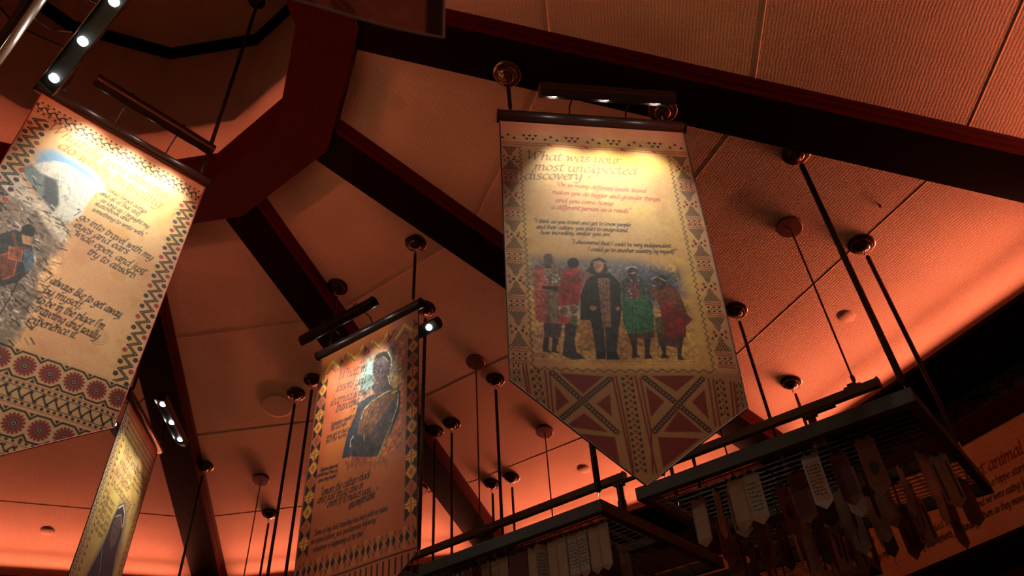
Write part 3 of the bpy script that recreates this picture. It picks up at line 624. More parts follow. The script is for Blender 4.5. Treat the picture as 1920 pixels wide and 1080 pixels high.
# ---- banner 2: the orange banner with the portrait
def art_lessons():
    a = Art(1.1, 2.27, .0035, (196, 92, 44), H2, 5)
    y = np.linspace(0, a.h, a.ny)[:, None] * np.ones((1, a.nx)); x = np.linspace(0, a.w, a.nx)[None] * np.ones((a.ny, 1))
    a.mottle((214, 124, 50), .45, .65, .5, .6); a.mottle((150, 60, 34), .5, .7, .3, .4)
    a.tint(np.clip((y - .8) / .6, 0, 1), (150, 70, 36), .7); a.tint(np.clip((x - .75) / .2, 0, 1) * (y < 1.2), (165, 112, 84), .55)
    Z = lambda l: [(600 + p[0] / 4.154, 600 + p[1] / 4.154) for p in l]
    def pg(l, c, al=1., soft=0): a.poly(Z(l), c, al, soft=soft)
    def el(u, v, rx, ry, c, al=1., soft=0): a.poly(Z([(u + rx * math.cos(t), v + ry * math.sin(t)) for t in np.linspace(0, 2 * PI, 18)[:-1]]), c, al, soft=soft)
    def ln(l, w, c, al=1.): a.line(Z(l), w, c, al, px=True)
    # mist
    pg([(330, 330), (400, 250), (560, 180), (620, 260), (660, 420), (620, 520), (450, 560), (300, 620), (290, 480)], (120, 134, 124), .75, .10)
    pg([(300, 480), (380, 300), (440, 330), (400, 520), (330, 560)], (116, 168, 164), .7, .05); el(585, 455, 34, 42, (196, 150, 84), .8, .03); el(620, 360, 40, 60, (190, 150, 90), .6, .04)
    T = (64, 34, 22)
    a.text('What in', (633, 714), (688, 694), .05, .0115, T); a.text('lessons you', (629, 735), (684, 717), .05, .0115, T); a.text('learned while', (619, 761), (690, 737), .05, .0115, T); a.text('traveling ?', (629, 773), (681, 753), .05, .0115, T)
    # robe, body, arm
    pg([(215, 880), (270, 760), (300, 640), (400, 580), (470, 560), (420, 700), (330, 860), (250, 900), (235, 1060), (170, 1075)], (44, 50, 66))
    pg([(320, 700), (400, 610), (540, 520), (620, 500), (628, 640), (600, 760), (520, 900), (440, 1060), (240, 1060), (235, 900), (290, 860)], (74, 54, 56))
    pg([(400, 545), (520, 540), (560, 520), (545, 470), (420, 490)], (84, 66, 66))
    pg([(320, 705), (420, 620), (560, 560), (600, 575), (520, 690), (420, 830), (380, 860), (290, 870)], (118, 72, 46)); pg([(290, 860), (420, 790), (410, 860), (340, 930), (280, 900)], (110, 70, 40))
    for i in range(12): ln([(330 + i * 18, 720 - i * 8), (300 + i * 16, 860 - i * 14)], .005, (70, 40, 28) if i % 2 else (146, 96, 62), .8)
    for w, c in ((.026, (60, 48, 38)), (.012, (176, 156, 110))): ln([(320, 765), (345, 690), (410, 625), (500, 565), (560, 540), (612, 512)], w, c)
    pg([(545, 520), (612, 498), (622, 545), (560, 572)], (150, 128, 72)); 
    for i in range(14): ln([(552 + i * 4, 528 + (i % 3) * 8), (560 + i * 4, 534 + (i % 3) * 8)], .004, (40, 36, 26))
    pg([(605, 500), (628, 560), (625, 700), (560, 850), (500, 960), (470, 1070), (440, 1070), (500, 900), (580, 760), (612, 640)], (44, 40, 36)); ln([(612, 570), (606, 660), (560, 790)], .006, (206, 196, 178))
    for i in range(22): ln([(545 - i * 5, 820 + i * 12), (565 - i * 5, 806 + i * 12)], .005, (170, 150, 88)); ln([(520 - i * 4, 860 + i * 12), (526 - i * 4, 885 + i * 12)], .004, (170, 150, 88), .8)
    pg([(240, 900), (290, 880), (420, 930), (440, 960), (420, 1060), (250, 1060), (232, 980)], (58, 48, 54)); ln([(262, 900), (240, 930), (236, 980)], .009, (206, 200, 192)); ln([(340, 885), (344, 930)], .009, (206, 200, 192))
    # head
    pg([(480, 400), (530, 400), (545, 500), (570, 530), (430, 570), (400, 520)], (72, 56, 56)); el(478, 385, 66, 100, (78, 62, 66)); pg([(412, 330), (440, 270), (500, 240), (550, 260), (560, 330), (540, 320), (500, 280), (440, 300)], (44, 38, 40))
    el(545, 340, 16, 30, (96, 72, 64)); ln([(535, 250), (556, 290), (558, 350)], .008, (220, 214, 190)); ln([(530, 430), (545, 495)], .006, (214, 204, 180)); el(552, 372, 4, 6, (235, 230, 225))
    el(474, 384, 18, 9, (34, 28, 30)); el(474, 384, 6, 6, (220, 214, 206)); ln([(450, 362), (480, 352), (500, 362)], .006, (36, 30, 30)); el(420, 400, 12, 7, (34, 28, 30)); ln([(405, 385), (430, 375)], .006, (36, 30, 30)); pg([(440, 380), (452, 430), (426, 438)], (96, 76, 76)); pg([(424, 484), (450, 474), (470, 480), (448, 496)], (132, 84, 84)); el(490, 420, 24, 22, (120, 80, 76), .6, .03)
    a.grain(.40, .98, .2, 1.15, .02, .6); a.grain(.40, .98, .2, 1.15, .09, .5)
    # smudges and brush strokes under the portrait
    r = rnd
    for i in range(50): q0 = (r.uniform(180, 520), r.uniform(1050, 1110)); ln([q0, (q0[0] + r.uniform(-40, 30), q0[1] + r.uniform(20, 60))], .006, r.choice([(96, 52, 28), (70, 44, 26), (140, 76, 36)]), .6)
    K = (40, 22, 16)
    for t, p, q, xh in (('"Adventure awaits', (619, 801), (659, 784), .024), ('the last part', (620, 808), (650, 796), .024), ('you get to that is', (613, 822), (656, 806), .024), ('not the norm."', (611, 831), (652, 816), .024),
        ('"Kindness about and', (600, 884), (633, 874), .018), ('additional time at', (595, 894), (632, 883), .018), ('amazing people."', (597, 904), (632, 892), .018),
        ('"Ignore the culture shock', (600, 930), (693, 894), .036), ('and just try to dive in', (595, 944), (680, 914), .036), ('even if it makes you', (613, 951), (694, 923), .036), ('uncomfortable."', (652, 954), (706, 931), .036),
        ('"Some of my best traveling has been with no plans,', (588, 1005), (728, 957), .024), ('no expectations, just spontaneous following', (583, 1021), (705, 979), .024), ('whatever is happening at the time."', (587, 1036), (683, 1003), .024)):
        a.text(t, p, q, xh, .0075 if xh < .03 else .01, K)
    Y = (214, 176, 52); D = (40, 22, 16)
    for i in range(4):      # top row of chevrons
        cx = .14 + i * .27; sg = -1 if i in (0, 3) else 1
        a.line([(cx - .085, .13 - sg * .045), (cx, .13 + sg * .045)], .026, Y); a.line([(cx, .13 + sg * .045), (cx + .085, .13 - sg * .045)], .026, Y)
        a.line([(cx - .07, .155 - sg * .05), (cx, .17 + sg * .02), (cx + .055, .155 - sg * .05)], .007, D)
        a.line([(cx + .1, .085), (cx + .1, .175), (cx + .165, .175 if i % 2 else .085), (cx + .1, .085 if i % 2 else .175)], .008, D); a.poly([(cx + .11, .11), (cx + .14, .14), (cx + .11, .165)], D, px=False)
        for u in range(5):
            for v in range(4): a.dot((cx - .13 + u * .014, .085 + v * .018), .0045, D)
    for cx in (.06, 1.045):
        for i in range(13):
            cy = .215 + i * .112; m = i % 3
            a.poly([(cx - .05, cy - .056), (cx - .05, cy + .056), (cx - .004, cy + .056), (cx - .05, cy)], D, .9, px=False)
            for sx in (-1, 1):
                a.poly([(cx + sx * .052, cy + .012), (cx + sx * .052, cy + .10), (cx + sx * .006, cy + .056)], D, px=False)
            a.poly([(cx, cy - .055), (cx + .045, cy), (cx, cy + .055), (cx - .045, cy)], (176, 88, 46), px=False)
            if m == 1: a.line([(cx, cy - .042), (cx + .034, cy), (cx, cy + .042), (cx - .034, cy), (cx, cy - .042)], .009, Y)
            elif m == 0:
                for s1, s2 in ((1, 1), (-1, 1), (1, -1), (-1, -1)): a.line([(cx + s1 * .045, cy + s2 * .012), (cx + s1 * .014, cy + s2 * .012), (cx + s1 * .014, cy + s2 * .04)], .008, Y)
            else:
                for u in range(-2, 3):
                    for v in range(-3, 4):
                        if abs(u) * 1.2 + abs(v) < 3.4: a.dot((cx + u * .013, cy + v * .013), .0042, D)
    a.line([(.1, .2), (.1, 1.66)], .004, D, .7)
    for i in range(10):     # lower border row
        cx = .06 + i * .11
        a.poly([(cx - .05, 1.755), (cx - .02, 1.69), (cx - .01, 1.755), (cx - .02, 1.82)], D, px=False); a.poly([(cx + .05, 1.755), (cx + .02, 1.69), (cx + .01, 1.755), (cx + .02, 1.82)], D, px=False); a.line([(cx - .055, 1.69), (cx - .055, 1.82)], .005, (196, 150, 70), .8)
        a.line([(cx - .045, 1.69), (cx - .005, 1.755), (cx - .045, 1.82)], .006, (180, 110, 70)); a.line([(cx + .045, 1.69), (cx + .005, 1.755), (cx + .045, 1.82)], .006, (180, 110, 70))
    a.line([(0, 1.845), (1.1, 1.845)], .012, D)
    for i in range(22): a.line([(.03 + i * .05, 1.87), (.03 + i * .05, 1.96)], .016, D)
    for i in range(6): a.poly([(.1 + i * .18, 1.98), (.18 + i * .18, 2.08), (.02 + i * .18, 2.08)], D, px=False)
    return a
# ---- banner 3: the mountain banner, big at left
def art_traveling():
    a = Art(1.1, 2.27, .0028, (216, 166, 118), H3, 9)
    y = np.linspace(0, a.h, a.ny)[:, None] * np.ones((1, a.nx)); x = np.linspace(0, a.w, a.nx)[None] * np.ones((a.ny, 1))
    a.mottle((226, 188, 128), .42, .62, .5, .6); a.mottle((188, 122, 76), .5, .7, .22, .5); a.mottle((196, 138, 60), .58, .72, .15, .5)
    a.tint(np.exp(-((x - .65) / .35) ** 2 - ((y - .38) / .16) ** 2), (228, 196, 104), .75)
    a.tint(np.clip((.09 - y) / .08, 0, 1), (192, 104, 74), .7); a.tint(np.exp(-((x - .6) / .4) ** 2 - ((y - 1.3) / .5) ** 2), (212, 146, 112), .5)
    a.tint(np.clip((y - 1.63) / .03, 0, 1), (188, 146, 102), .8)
    # sky, mountain, rocks
    def pg(l, c, al=1., soft=0): a.poly(l, c, al, soft=soft)
    def ln(l, w, c, al=1.): a.line(l, w, c, al, px=True)
    pg([(66, 318), (72, 288), (100, 280), (140, 300), (170, 318), (192, 345), (196, 362), (150, 350), (100, 320)], (112, 164, 206), .95, .035)
    pg([(74, 306), (104, 303), (126, 308), (160, 330), (186, 346), (182, 358), (165, 380), (150, 405), (120, 420), (90, 395), (60, 350), (40, 325)], (214, 210, 200), 1, .008)
    pg([(38, 316), (60, 308), (76, 325), (95, 335), (110, 350), (108, 385), (98, 398), (80, 380), (58, 350)], (106, 120, 124), .95, .012)
    pg([(84, 330), (108, 338), (110, 385), (98, 398), (80, 372)], (60, 64, 72), .9, .012)
    r = random.Random(4)
    for i in range(70):
        px, py = r.uniform(104, 184), r.uniform(312, 375)
        if py < 300 + (px - 104) * .55: continue
        ln([(px, py), (px + r.uniform(-5, 3), py + r.uniform(4, 12))], .003, (112, 112, 116), .7)
    pg([(28, 318), (48, 345), (70, 375), (100, 400), (128, 430), (124, 455), (90, 450), (60, 430), (28, 380), (-20, 360), (-60, 330)], (206, 186, 168), 1, .012)
    pg([(-80, 345), (0, 352), (30, 370), (70, 400), (100, 440), (116, 470), (96, 480), (70, 520), (66, 560), (40, 620), (0, 660), (-60, 640), (-120, 500)], (118, 102, 92), .95, .03)
    for i in range(520):
        px, py = r.uniform(-90, 130), r.uniform(330, 640)
        lim = 60 + (py - 330) * .7 if py < 430 else 130 - (py - 430) * .35
        if px > lim: continue
        L = r.uniform(5, 16); c = r.choice([(36, 32, 32), (54, 46, 44), (44, 40, 40), (196, 180, 164), (160, 140, 122), (30, 28, 28)])
        ang = r.uniform(.2, 1.1); ln([(px, py), (px + L * math.cos(ang), py + L * math.sin(ang))], r.uniform(.003, .011), c, .85)
    for i in range(60):
        px, py = r.uniform(60, 120), r.uniform(440, 560); L = r.uniform(10, 34); ln([(px - 30, py), (px - 30 + L, py + L * .75)], .0025, (60, 50, 44), .6)
    # climber seen from behind
    pg([(-30, 445), (8, 436), (26, 430), (44, 440), (58, 462), (62, 488), (50, 512), (30, 528), (0, 536), (-30, 530)], (44, 42, 44)); pg([(44, 462), (62, 474), (60, 500), (46, 512), (40, 490)], (70, 84, 100)); pg([(38, 440), (58, 446), (56, 460), (40, 456)], (150, 108, 84))
    pg([(36, 436), (40, 424), (52, 420), (64, 428), (62, 444), (48, 442)], (30, 32, 32)); ln([(38, 438), (62, 446)], .006, (50, 52, 52))
    pg([(-10, 480), (12, 474), (28, 490), (22, 516), (0, 524), (-16, 510)], (88, 46, 34)); ln([(-10, 480), (12, 474), (28, 490), (22, 516), (0, 524)], .004, (170, 84, 58)); pg([(14, 462), (40, 470), (36, 490), (12, 484)], (112, 60, 44)); ln([(14, 462), (40, 470), (36, 490), (12, 484), (14, 462)], .003, (176, 96, 70))
    ln([(22, 438), (30, 478)], .016, (98, 54, 42)); ln([(32, 464), (58, 466)], .012, (92, 50, 40)); ln([(38, 510), (14, 560), (-6, 590)], .006, (44, 24, 22))
    a.grain(.0, .50, .44, .75, .012, .2); a.grain(.0, .50, .75, 1.6, .014, .45); a.grain(.0, .52, .75, 1.6, .06, .35)
    T = (176, 112, 48)
    a.text('What do you always', (90.7, 242), (307, 372), .05, .0125, T); a.text('do when traveling', (109, 277), (297, 391), .05, .0125, T); a.text('?', (314, 404), (328, 411), .05, .0125, T)
    for t, p, q in (('"I could forget clothes', (194, 353), (271.4, 401)), ('and all of that stuff', (186.9, 364.6), (260, 405)), ('as long as I brought my', (187.3, 376.9), (276, 428.8)), ('sketchbook and', (176.3, 384), (239.8, 416)), ('something to write with."', (171, 395), (269, 444.8))):
        a.text(t, p, q, .0215, .0062, (56, 50, 46))
    for t, p, q in (('"I go into travel with my', (133, 402), (281, 489.6)), ('eyes and ears', (136.5, 424.4), (236.3, 477.4)), ('wide open, and just', (136.5, 440.7), (266.9, 516)), ('try to absorb."', (161, 475.3), (254.7, 527)),
                    ('"I always like to get away,', (78.5, 524), (225, 598)), ('by myself,', (76.6, 547.9), (150.8, 580)), ("to be in the place I'm", (64.4, 566), (191.5, 619)), ('traveling and really', (60.3, 582), (181, 638)), ('experience it."', (46.9, 602), (144.7, 638))):
        a.text(t, p, q, .034, .0088, (30, 26, 26))
    c = a.P((185, 633))
    for rr, al in ((.05, .6), (.036, .5)): a.line([(c[0] + rr * math.cos(t), c[1] + rr * math.sin(t)) for t in np.linspace(0, 2 * PI, 30)], .003, (110, 40, 36), al)
    for i in range(6): a.line([(c[0] - .03, c[1] - .02 + i * .009), (c[0] + .03, c[1] - .026 + i * .009)], .002, (110, 40, 36), .5)
    # borders
    D = (28, 22, 26); RD = (150, 36, 40)
    def band(y0):
        for i in range(34): a.dot((.03 + i * .0325, y0), .0085, D, ry=.0068)
        a.line([(0, y0 + .014), (1.1, y0 + .014)], .004, RD)
        a.zig((0, y0 + .042), (1.1, y0 + .042), .017, .055, .009, D)
        for i in range(40): a.poly([(.014 + i * .0275 - .009, y0 + .042 + (.016 if i % 2 else -.016)), (.014 + i * .0275, y0 + .042 + (.016 if i % 2 else -.016) - .009), (.014 + i * .0275 + .009, y0 + .042 + (.016 if i % 2 else -.016)), (.014 + i * .0275, y0 + .042 + (.016 if i % 2 else -.016) + .009)], D, px=False)
        a.line([(0, y0 + .070), (1.1, y0 + .070)], .004, D)
        for i in range(34): a.dot((.03 + i * .0325, y0 + .082), .0085, D, ry=.0068)
        a.line([(0, y0 + .096), (1.1, y0 + .096)], .004, RD)
    band(.075)
    for cx, fl in ((.062, 1), (1.038, -1)):
        for off in (-.009, .009):
            a.zig((cx + off * fl, .19), (cx + off * fl, 1.64), .030, .078, .008, D)
        for i in range(37):
            yy = .21 + i * .039; sx = -1 if i % 2 else 1; isr = i % 3 == 1
            flower(a, cx + sx * .040, yy + .02, .0155, (158, 44, 50) if isr else (34, 34, 44))
    def flowers(y0, n0=0):
        for i in range(-1, 10):
            cx = .04 + i * .128 + n0; daisy(a, cx, y0 + .062, .056, (118, 34, 38), D)
            h = [(cx - .064, y0 + .02), (cx - .038, y0 - .008), (cx + .030, y0 - .008), (cx + .064, y0 + .02)]
            a.line(h, .011, D); a.line([(px, 2 * (y0 + .062) - py) for px, py in h], .011, D)
            a.poly([(cx + .050, y0 - .012), (cx + .078, y0 - .012), (cx + .064, y0 + .008)], D, px=False); a.poly([(cx + .050, y0 + .138), (cx + .078, y0 + .138), (cx + .064, y0 + .116)], D, px=False)
    flowers(1.665)
    y2 = 1.825; a.line([(0, y2 - .012), (1.1, y2 - .012)], .004, RD)
    for i in range(34): a.dot((.03 + i * .0325, y2), .0095, D, ry=.008)
    a.line([(0, y2 + .014), (1.1, y2 + .014)], .005, D); a.zig((0, y2 + .048), (1.1, y2 + .048), .022, .062, .010, D)
    for i in range(36): a.dot((.0155 + i * .031, y2 + .048 + (.022 if i % 2 else -.022)), .0095, D)
    a.line([(0, y2 + .082), (1.1, y2 + .082)], .005, D)
    for i in range(34): a.dot((.03 + i * .0325, y2 + .096), .0095, D, ry=.008)
    a.line([(0, y2 + .109), (1.1, y2 + .109)], .004, RD)
    flowers(1.965, .064); band(2.11)
    return a
# ---- banner 4: the narrow view at lower left
def art_hooded():
    a = Art(1.1, 2.27, .004, (206, 168, 104), H4, 12)
    y = np.linspace(0, a.h, a.ny)[:, None] * np.ones((1, a.nx)); x = np.linspace(0, a.w, a.nx)[None] * np.ones((a.ny, 1))
    a.mottle((216, 186, 90), .42, .62, .5, .7); a.mottle((170, 110, 60), .52, .7, .25, .5)
    a.tint(np.clip((.2 - y) / .15, 0, 1), (196, 92, 66), .8); a.tint(np.clip((x - .95) / .1, 0, 1), (190, 104, 74), .7); a.tint(np.clip((.13 - x) / .05, 0, 1), (200, 160, 120), .8); a.tint(np.clip((y - .8) / .5, 0, 1), (150, 104, 56), .5)
    D = (66, 24, 20)
    a.line([(0, .10), (1.1, .10)], .008, D); a.line([(.14, .12), (.14, 2)], .007, D)
    for i in range(22):
        for j in range(3): a.line([(.15 + i * .045, .14 + j * .05), (.17 + i * .045, .165 + j * .05), (.19 + i * .045, .14 + j * .05)], .009, (150, 40, 34))
    for i in range(30):
        yy = .12 + i * .058
        for sx in (-1, 1): a.line([(.065, yy), (.065 + sx * .035, yy - .02)], .008, D); a.line([(.065, yy + .015), (.065 + sx * .03, yy + .03)], .007, D)
        a.line([(1.01, yy), (1.05, yy + .02), (1.01, yy + .04)], .009, (150, 46, 36)); a.poly([(.16, yy), (.2, yy + .02), (.16, yy + .04)], (120, 50, 30), px=False)
    T = (104, 66, 40)
    for t, x0, x1, yy in (('What wisdom', .25, .82, .40), ('would you', .25, .66, .50), ('like better', .22, .68, .60), ('understanding ?', .22, .92, .70)): a.text(t, (x0, yy), (x1, yy), .05, .012, T, px=False)
    for i, t in enumerate(('"You will find it', 'in what you', 'share, and what', 'you keep."')): a.text(t, (.68, .36 + i * .05), (.98, .36 + i * .05), .02, .008, T, px=False)
    for i, t in enumerate(('"See more', 'of the world', 'than you', 'think you', 'can, and then', 'look again."')): a.text(t, (.20, .82 + i * .055), (.46, .82 + i * .055), .028, .009, T, px=False)
    P = lambda l, c, al=1., s=0: a.poly(l, c, al, px=False, soft=s)
    P([(.5, .98), (.55, .74), (.68, .68), (.82, .74), (.9, 1.0), (.96, 1.5), (.98, 2.0), (.3, 2.0), (.32, 1.5), (.42, 1.2)], (92, 74, 84), .8, .06)
    P([(.52, .9), (.56, .76), (.66, .70), (.78, .75), (.82, .9), (.84, 1.1), (.94, 1.4), (.96, 2), (.36, 2), (.38, 1.4), (.5, 1.12)], (58, 40, 48))
    P([(.56, .92), (.6, .82), (.7, .80), (.77, .88), (.76, 1.02), (.68, 1.1), (.6, 1.04)], (92, 66, 62)); a.line([(.57, .78), (.66, .72), (.76, .76), (.8, .86)], .016, (206, 196, 190)); a.line([(.56, .86), (.68, .80), (.79, .88)], .008, (180, 160, 150)); a.line([(.5, 1.15), (.6, 1.3), (.62, 1.6)], .008, (140, 120, 120)); a.dot((.62, .92), .014, (30, 22, 24)); a.dot((.71, .92), .014, (30, 22, 24)); a.line([(.63, 1.0), (.71, 1.0)], .008, (50, 30, 30)); a.line([(.66, .92), (.665, .97), (.68, .97)], .006, (56, 40, 38))
    return a
def art_plain(seed, leaves=False):
    a = Art(1.1, 2.27, .006, (150, 104, 88) if leaves else (208, 168, 118), None, seed)
    a.mottle((110, 70, 60) if leaves else (190, 128, 80), .42, .66, .4, .7); a.mottle((176, 140, 124), .55, .75, .12, .5)
    D = (36, 36, 30) if leaves else (60, 26, 20)
    if leaves:
        r = random.Random(3)
        for i in range(90):
            x, y, t = r.uniform(.05, 1.05), r.uniform(.1, 2.2), r.uniform(0, 3)
            pts = [(x + math.cos(t) * u * .11 - math.sin(t) * w * .03, y + math.sin(t) * u * .11 + math.cos(t) * w * .03) for u, w in ((0, 0), (.3, 1), (.7, 1), (1, 0), (.7, -1), (.3, -1))]
            a.poly(pts, r.choice([(62, 66, 56), (84, 50, 46), (50, 40, 38)]), .8, px=False); a.line([pts[0], pts[3]], .004, (130, 110, 96), .7)
    for p, q in (((.03, 0), (.03, 2.27)), ((1.07, 0), (1.07, 2.27)), ((0, .03), (1.1, .03))): a.line([p, q], .05 if leaves else .012, D)
    return a

def art_mesh(name, art, fpos, nx=None, ny=None, H=None):
    """grid over the sheet: column x, row v -> y = v*H(x); fpos(x,y) gives the point in space"""
    nx = nx or art.nx; ny = ny or art.ny
    xs = np.linspace(0, art.w, nx); v = np.linspace(0, 1, ny); hx = np.array([H(x) if H else art.h for x in xs])
    X = np.repeat(xs[None], ny, 0); Y = v[:, None] * hx[None]
    P = fpos(X, Y).reshape(-1, 3)
    cx = np.clip(X / art.c, 0, art.nx - 1.001); cy = np.clip(Y / art.c, 0, art.ny - 1.001); i = cx.astype(int); j = cy.astype(int); fx = (cx - i)[..., None]; fy = (cy - j)[..., None]
    A = art.a; C = (A[j, i] * (1 - fx) + A[j, i + 1] * fx) * (1 - fy) + (A[j + 1, i] * (1 - fx) + A[j + 1, i + 1] * fx) * fy
    C = np.concatenate([C.reshape(-1, 3), np.ones((nx * ny, 1))], 1)
    idx = np.arange(nx * ny).reshape(ny, nx); q = np.stack([idx[:-1, :-1], idx[1:, :-1], idx[1:, 1:], idx[:-1, 1:]], -1).reshape(-1)
    me = bpy.data.meshes.new(name); nq = (nx - 1) * (ny - 1); me.vertices.add(nx * ny); me.vertices.foreach_set('co', P.reshape(-1).astype(np.float32))
    me.loops.add(nq * 4); me.loops.foreach_set('vertex_index', q.astype(np.int32)); me.polygons.add(nq)
    me.polygons.foreach_set('loop_start', np.arange(0, nq * 4, 4, dtype=np.int32)); me.polygons.foreach_set('use_smooth', np.ones(nq, bool))
    at = me.color_attributes.new('art', 'FLOAT_COLOR', 'POINT'); at.data.foreach_set('color', C.reshape(-1).astype(np.float32))
    me.update(calc_edges=True); me.validate()
    return me
Z3 = Vector((0, 0, 1))
def top_at(x, y):
    """height and downward surface normal of whatever is overhead"""
    r = math.hypot(x - AX, y - AY)
    if r < 1.56: return 8.15 - .53 * r / 1.62, Vector((0, 0, 1))
    z, k, n = roof_at(x, y); return z, n

# ------------------------------------------------------------------ picture lights (one builder; LEDs are real spot lamps)
LED_W = 40.0
def picture_light(base, t, n, s0, length, off, dz, label, lit=True, group=None, leds=3, cable=None, tilt=1.05, power=1.0, cone=84, blend=1.0):
    """base: tube reference point; t along the banner, n from the banner towards this lamp"""
    root = empty('picture_light', base + t * (s0 + length / 2) + n * off + Z3 * dz, label=label, cat='picture light', group=group)
    dn = (-Z3 - n * tilt).normalized(); sd = t.cross(dn).normalized(); R = .045
    bm = bmesh.new(); st = []
    BK = .034          # depth of the straight side walls
    for u in (-length / 2, length / 2):
        prof = [sd * R] + [sd * R * math.cos(PI * i / 12) - dn * (BK + R * .95 * math.sin(PI * i / 12)) for i in range(13)] + [-sd * R, -sd * R * .93 - dn * .002, -sd * R * .93 - dn * .03, sd * R * .93 - dn * .03, sd * R * .93 - dn * .002]
        st.append([bm.verts.new(t * u + p) for p in prof])
    m = len(st[0])
    for j in range(m):
        f = bm.faces.new((st[0][j], st[1][j], st[1][(j + 1) % m], st[0][(j + 1) % m])); f.smooth = 0 < j < 13
    for rg in st: bm.faces.new(rg)
    bm_obj('housing', bm, M['bronze'], root)
    bm = bmesh.new(); add_box(bm, dn * -.024, length - .03, R * 1.7, .004, t, sd, dn); pl = bm_obj('lamp_plate', bm, M['plate'], root)
    bm = bmesh.new()
    for u in (-length / 2 + .004, length / 2 - .004): add_box(bm, t * u - dn * .012, .006, R * 1.8, .026, t, sd, dn)
    for s_ in (-1, 1): add_box(bm, sd * (s_ * R * .93) + dn * .002, length - .01, .003, .006, t, sd, dn)
    bm_obj('rim', bm, M['bronze'], root)
    for i in range(leds):
        u = (i - (leds - 1) / 2) * length * .385
        bm = bmesh.new(); add_lathe(bm, [(.023, -.024), (.023, -.008), (.016, -.002), (.004, .0)], t * u, dn, 20)
        bm_obj('led_lens', bm, M['led'] if lit else M['plate'], root)
        if lit:
            L = bpy.data.lights.new('led_lamp', 'SPOT'); L.energy = LED_W * power; L.color = (1.0, .96, .80); L.spot_size = math.radians(cone); L.spot_blend = blend; L.shadow_soft_size = .03
            lo = bpy.data.objects.new('led_lamp', L); COL.objects.link(lo); lo.parent = root; lo.location = t * u + dn * .012
            tgt = -n * off - Z3 * (1.5 + dz) - t * (u * .12); lo.rotation_euler = (tgt - (t * u)).to_track_quat('-Z', 'Y').to_euler()
    for u in (-length * .22, length * .22):
        bm = bmesh.new(); p = -n * (off - .01) - Z3 * (dz - .03)
        add_tube(bm, [t * u + p, t * u + p + Z3 * .05 + n * .03, t * u - n * .03 + Z3 * .105, t * u + n * .005 + Z3 * .125, t * u + n * .03 + Z3 * .095, t * u + n * .02 + Z3 * .03], .0055, 8)
        bm_obj('bracket_arm', bm, M['bronze'], root)
    if cable:
        bm = bmesh.new(); add_tube(bm, [Vector(c) - root.location for c in cable], .004, 6); bm_obj('cable', bm, M['copper'], root)
    return root

def banner(art, A, t, c, sc, left, right, tip, tube_s, label, group=None, wave=.008, hem='hem', tipx=.567, flat=None):
    """hanging cloth: A tube reference, c the four corners in the banner plane, sc overall scale"""
    A = Vector(A); t = Vector((t[0], t[1], 0)).normalized(); nrm = Vector((t.y, -t.x, 0))
    (l0, z0), (r0, z1), (l1, z2), (r1, z3) = c; zt = (z0 + z1) / 2; zb = (z2 + z3) / 2; W = 1.1; az = A.z
    def H(x):
        if flat: return flat(x)
        return left + (tip - left) * x / tipx if x < tipx else tip + (right - tip) * (x - tipx) / (W - tipx)
    def f(x, y):
        x = np.asarray(x, float); y = np.asarray(y, float)
        k = y / (zt - zb); l = l0 + (l1 - l0) * k; r = r0 + (r1 - r0) * k; s = (l + (r - l) * x / W) * sc
        w = wave * np.sin(x * 5.3 + y * 1.7) * (y / 2.2) + wave * .5 * np.sin(x * 11 - y * 4) * (y / 2.2) * .6
        return np.stack([t.x * s + nrm.x * w, t.y * s + nrm.y * w, (zt - y - Z0) * sc], -1)
    Z0 = az_ref[0]
    root = empty('hanging_banner', A, label=label, cat='banner', group=group)
    o = link_mesh('printed_cloth', art_mesh('printed_cloth', art, f, H=H), M['paint'], root)
    # tube along the top
    bm = bmesh.new(); s0, s1 = tube_s; zz = 0
    add_tube(bm, [t * s0, t * (s0 + .012), t * (s1 - .012), t * s1], [.034, .038, .038, .034], 20); bm_obj('top_tube', bm, M['tube'], root)
    for s in (s0, s1):
        bm = bmesh.new(); add_tube(bm, [t * (s - .006), t * (s + .006)], .0405, 20); bm_obj('end_ring', bm, M['bronze'], root)
    # piping round the edge
    pts = []; xs = list(np.linspace(0, 1.1, 24)) if flat else [0, tipx * .5, tipx, (tipx + 1.1) / 2, 1.1]
    for y in np.linspace(-.02, H(0), 12): pts.append(Vector(f(0, y).tolist()))
    for x in xs: pts.append(Vector(f(x, H(x)).tolist()))
    for y in np.linspace(H(1.1), -.02, 12): pts.append(Vector(f(1.1, y).tolist()))
    pts = [p for i, p in enumerate(pts) if i == 0 or (p - pts[i - 1]).length > 1e-5]
    bm = bmesh.new(); add_tube(bm, pts, .0042, 6); bm_obj('edge_piping', bm, M[hem], root)
    return root, t, nrm

az_ref = [4.93]
BC = 'hanging banners'
A_m, t_m = Vector((-.014, 2.602, 4.93)), (.9865, .1636)
az_ref[0] = 4.93
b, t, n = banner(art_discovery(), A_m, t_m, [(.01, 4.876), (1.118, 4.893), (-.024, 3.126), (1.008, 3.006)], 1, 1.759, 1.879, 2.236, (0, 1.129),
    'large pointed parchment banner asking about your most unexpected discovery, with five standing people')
picture_light(A_m, t, n, .21, .78, .20, -.06, 'bronze picture light above the unexpected discovery banner, two small white lamps glinting')
az_ref[0] = 4.95
sc2 = .957; A_2 = Vector((-1.651 * sc2, 4.941 * sc2, 1.5 + 3.45 * sc2))
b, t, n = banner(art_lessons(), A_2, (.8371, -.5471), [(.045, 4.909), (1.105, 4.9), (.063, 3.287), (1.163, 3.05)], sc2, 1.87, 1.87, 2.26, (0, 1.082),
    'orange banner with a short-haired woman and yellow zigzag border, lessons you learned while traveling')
picture_light(A_2, t, n, .05, .76, .19, -.005, 'dark picture light at left above the orange portrait banner', power=.95, cone=76)
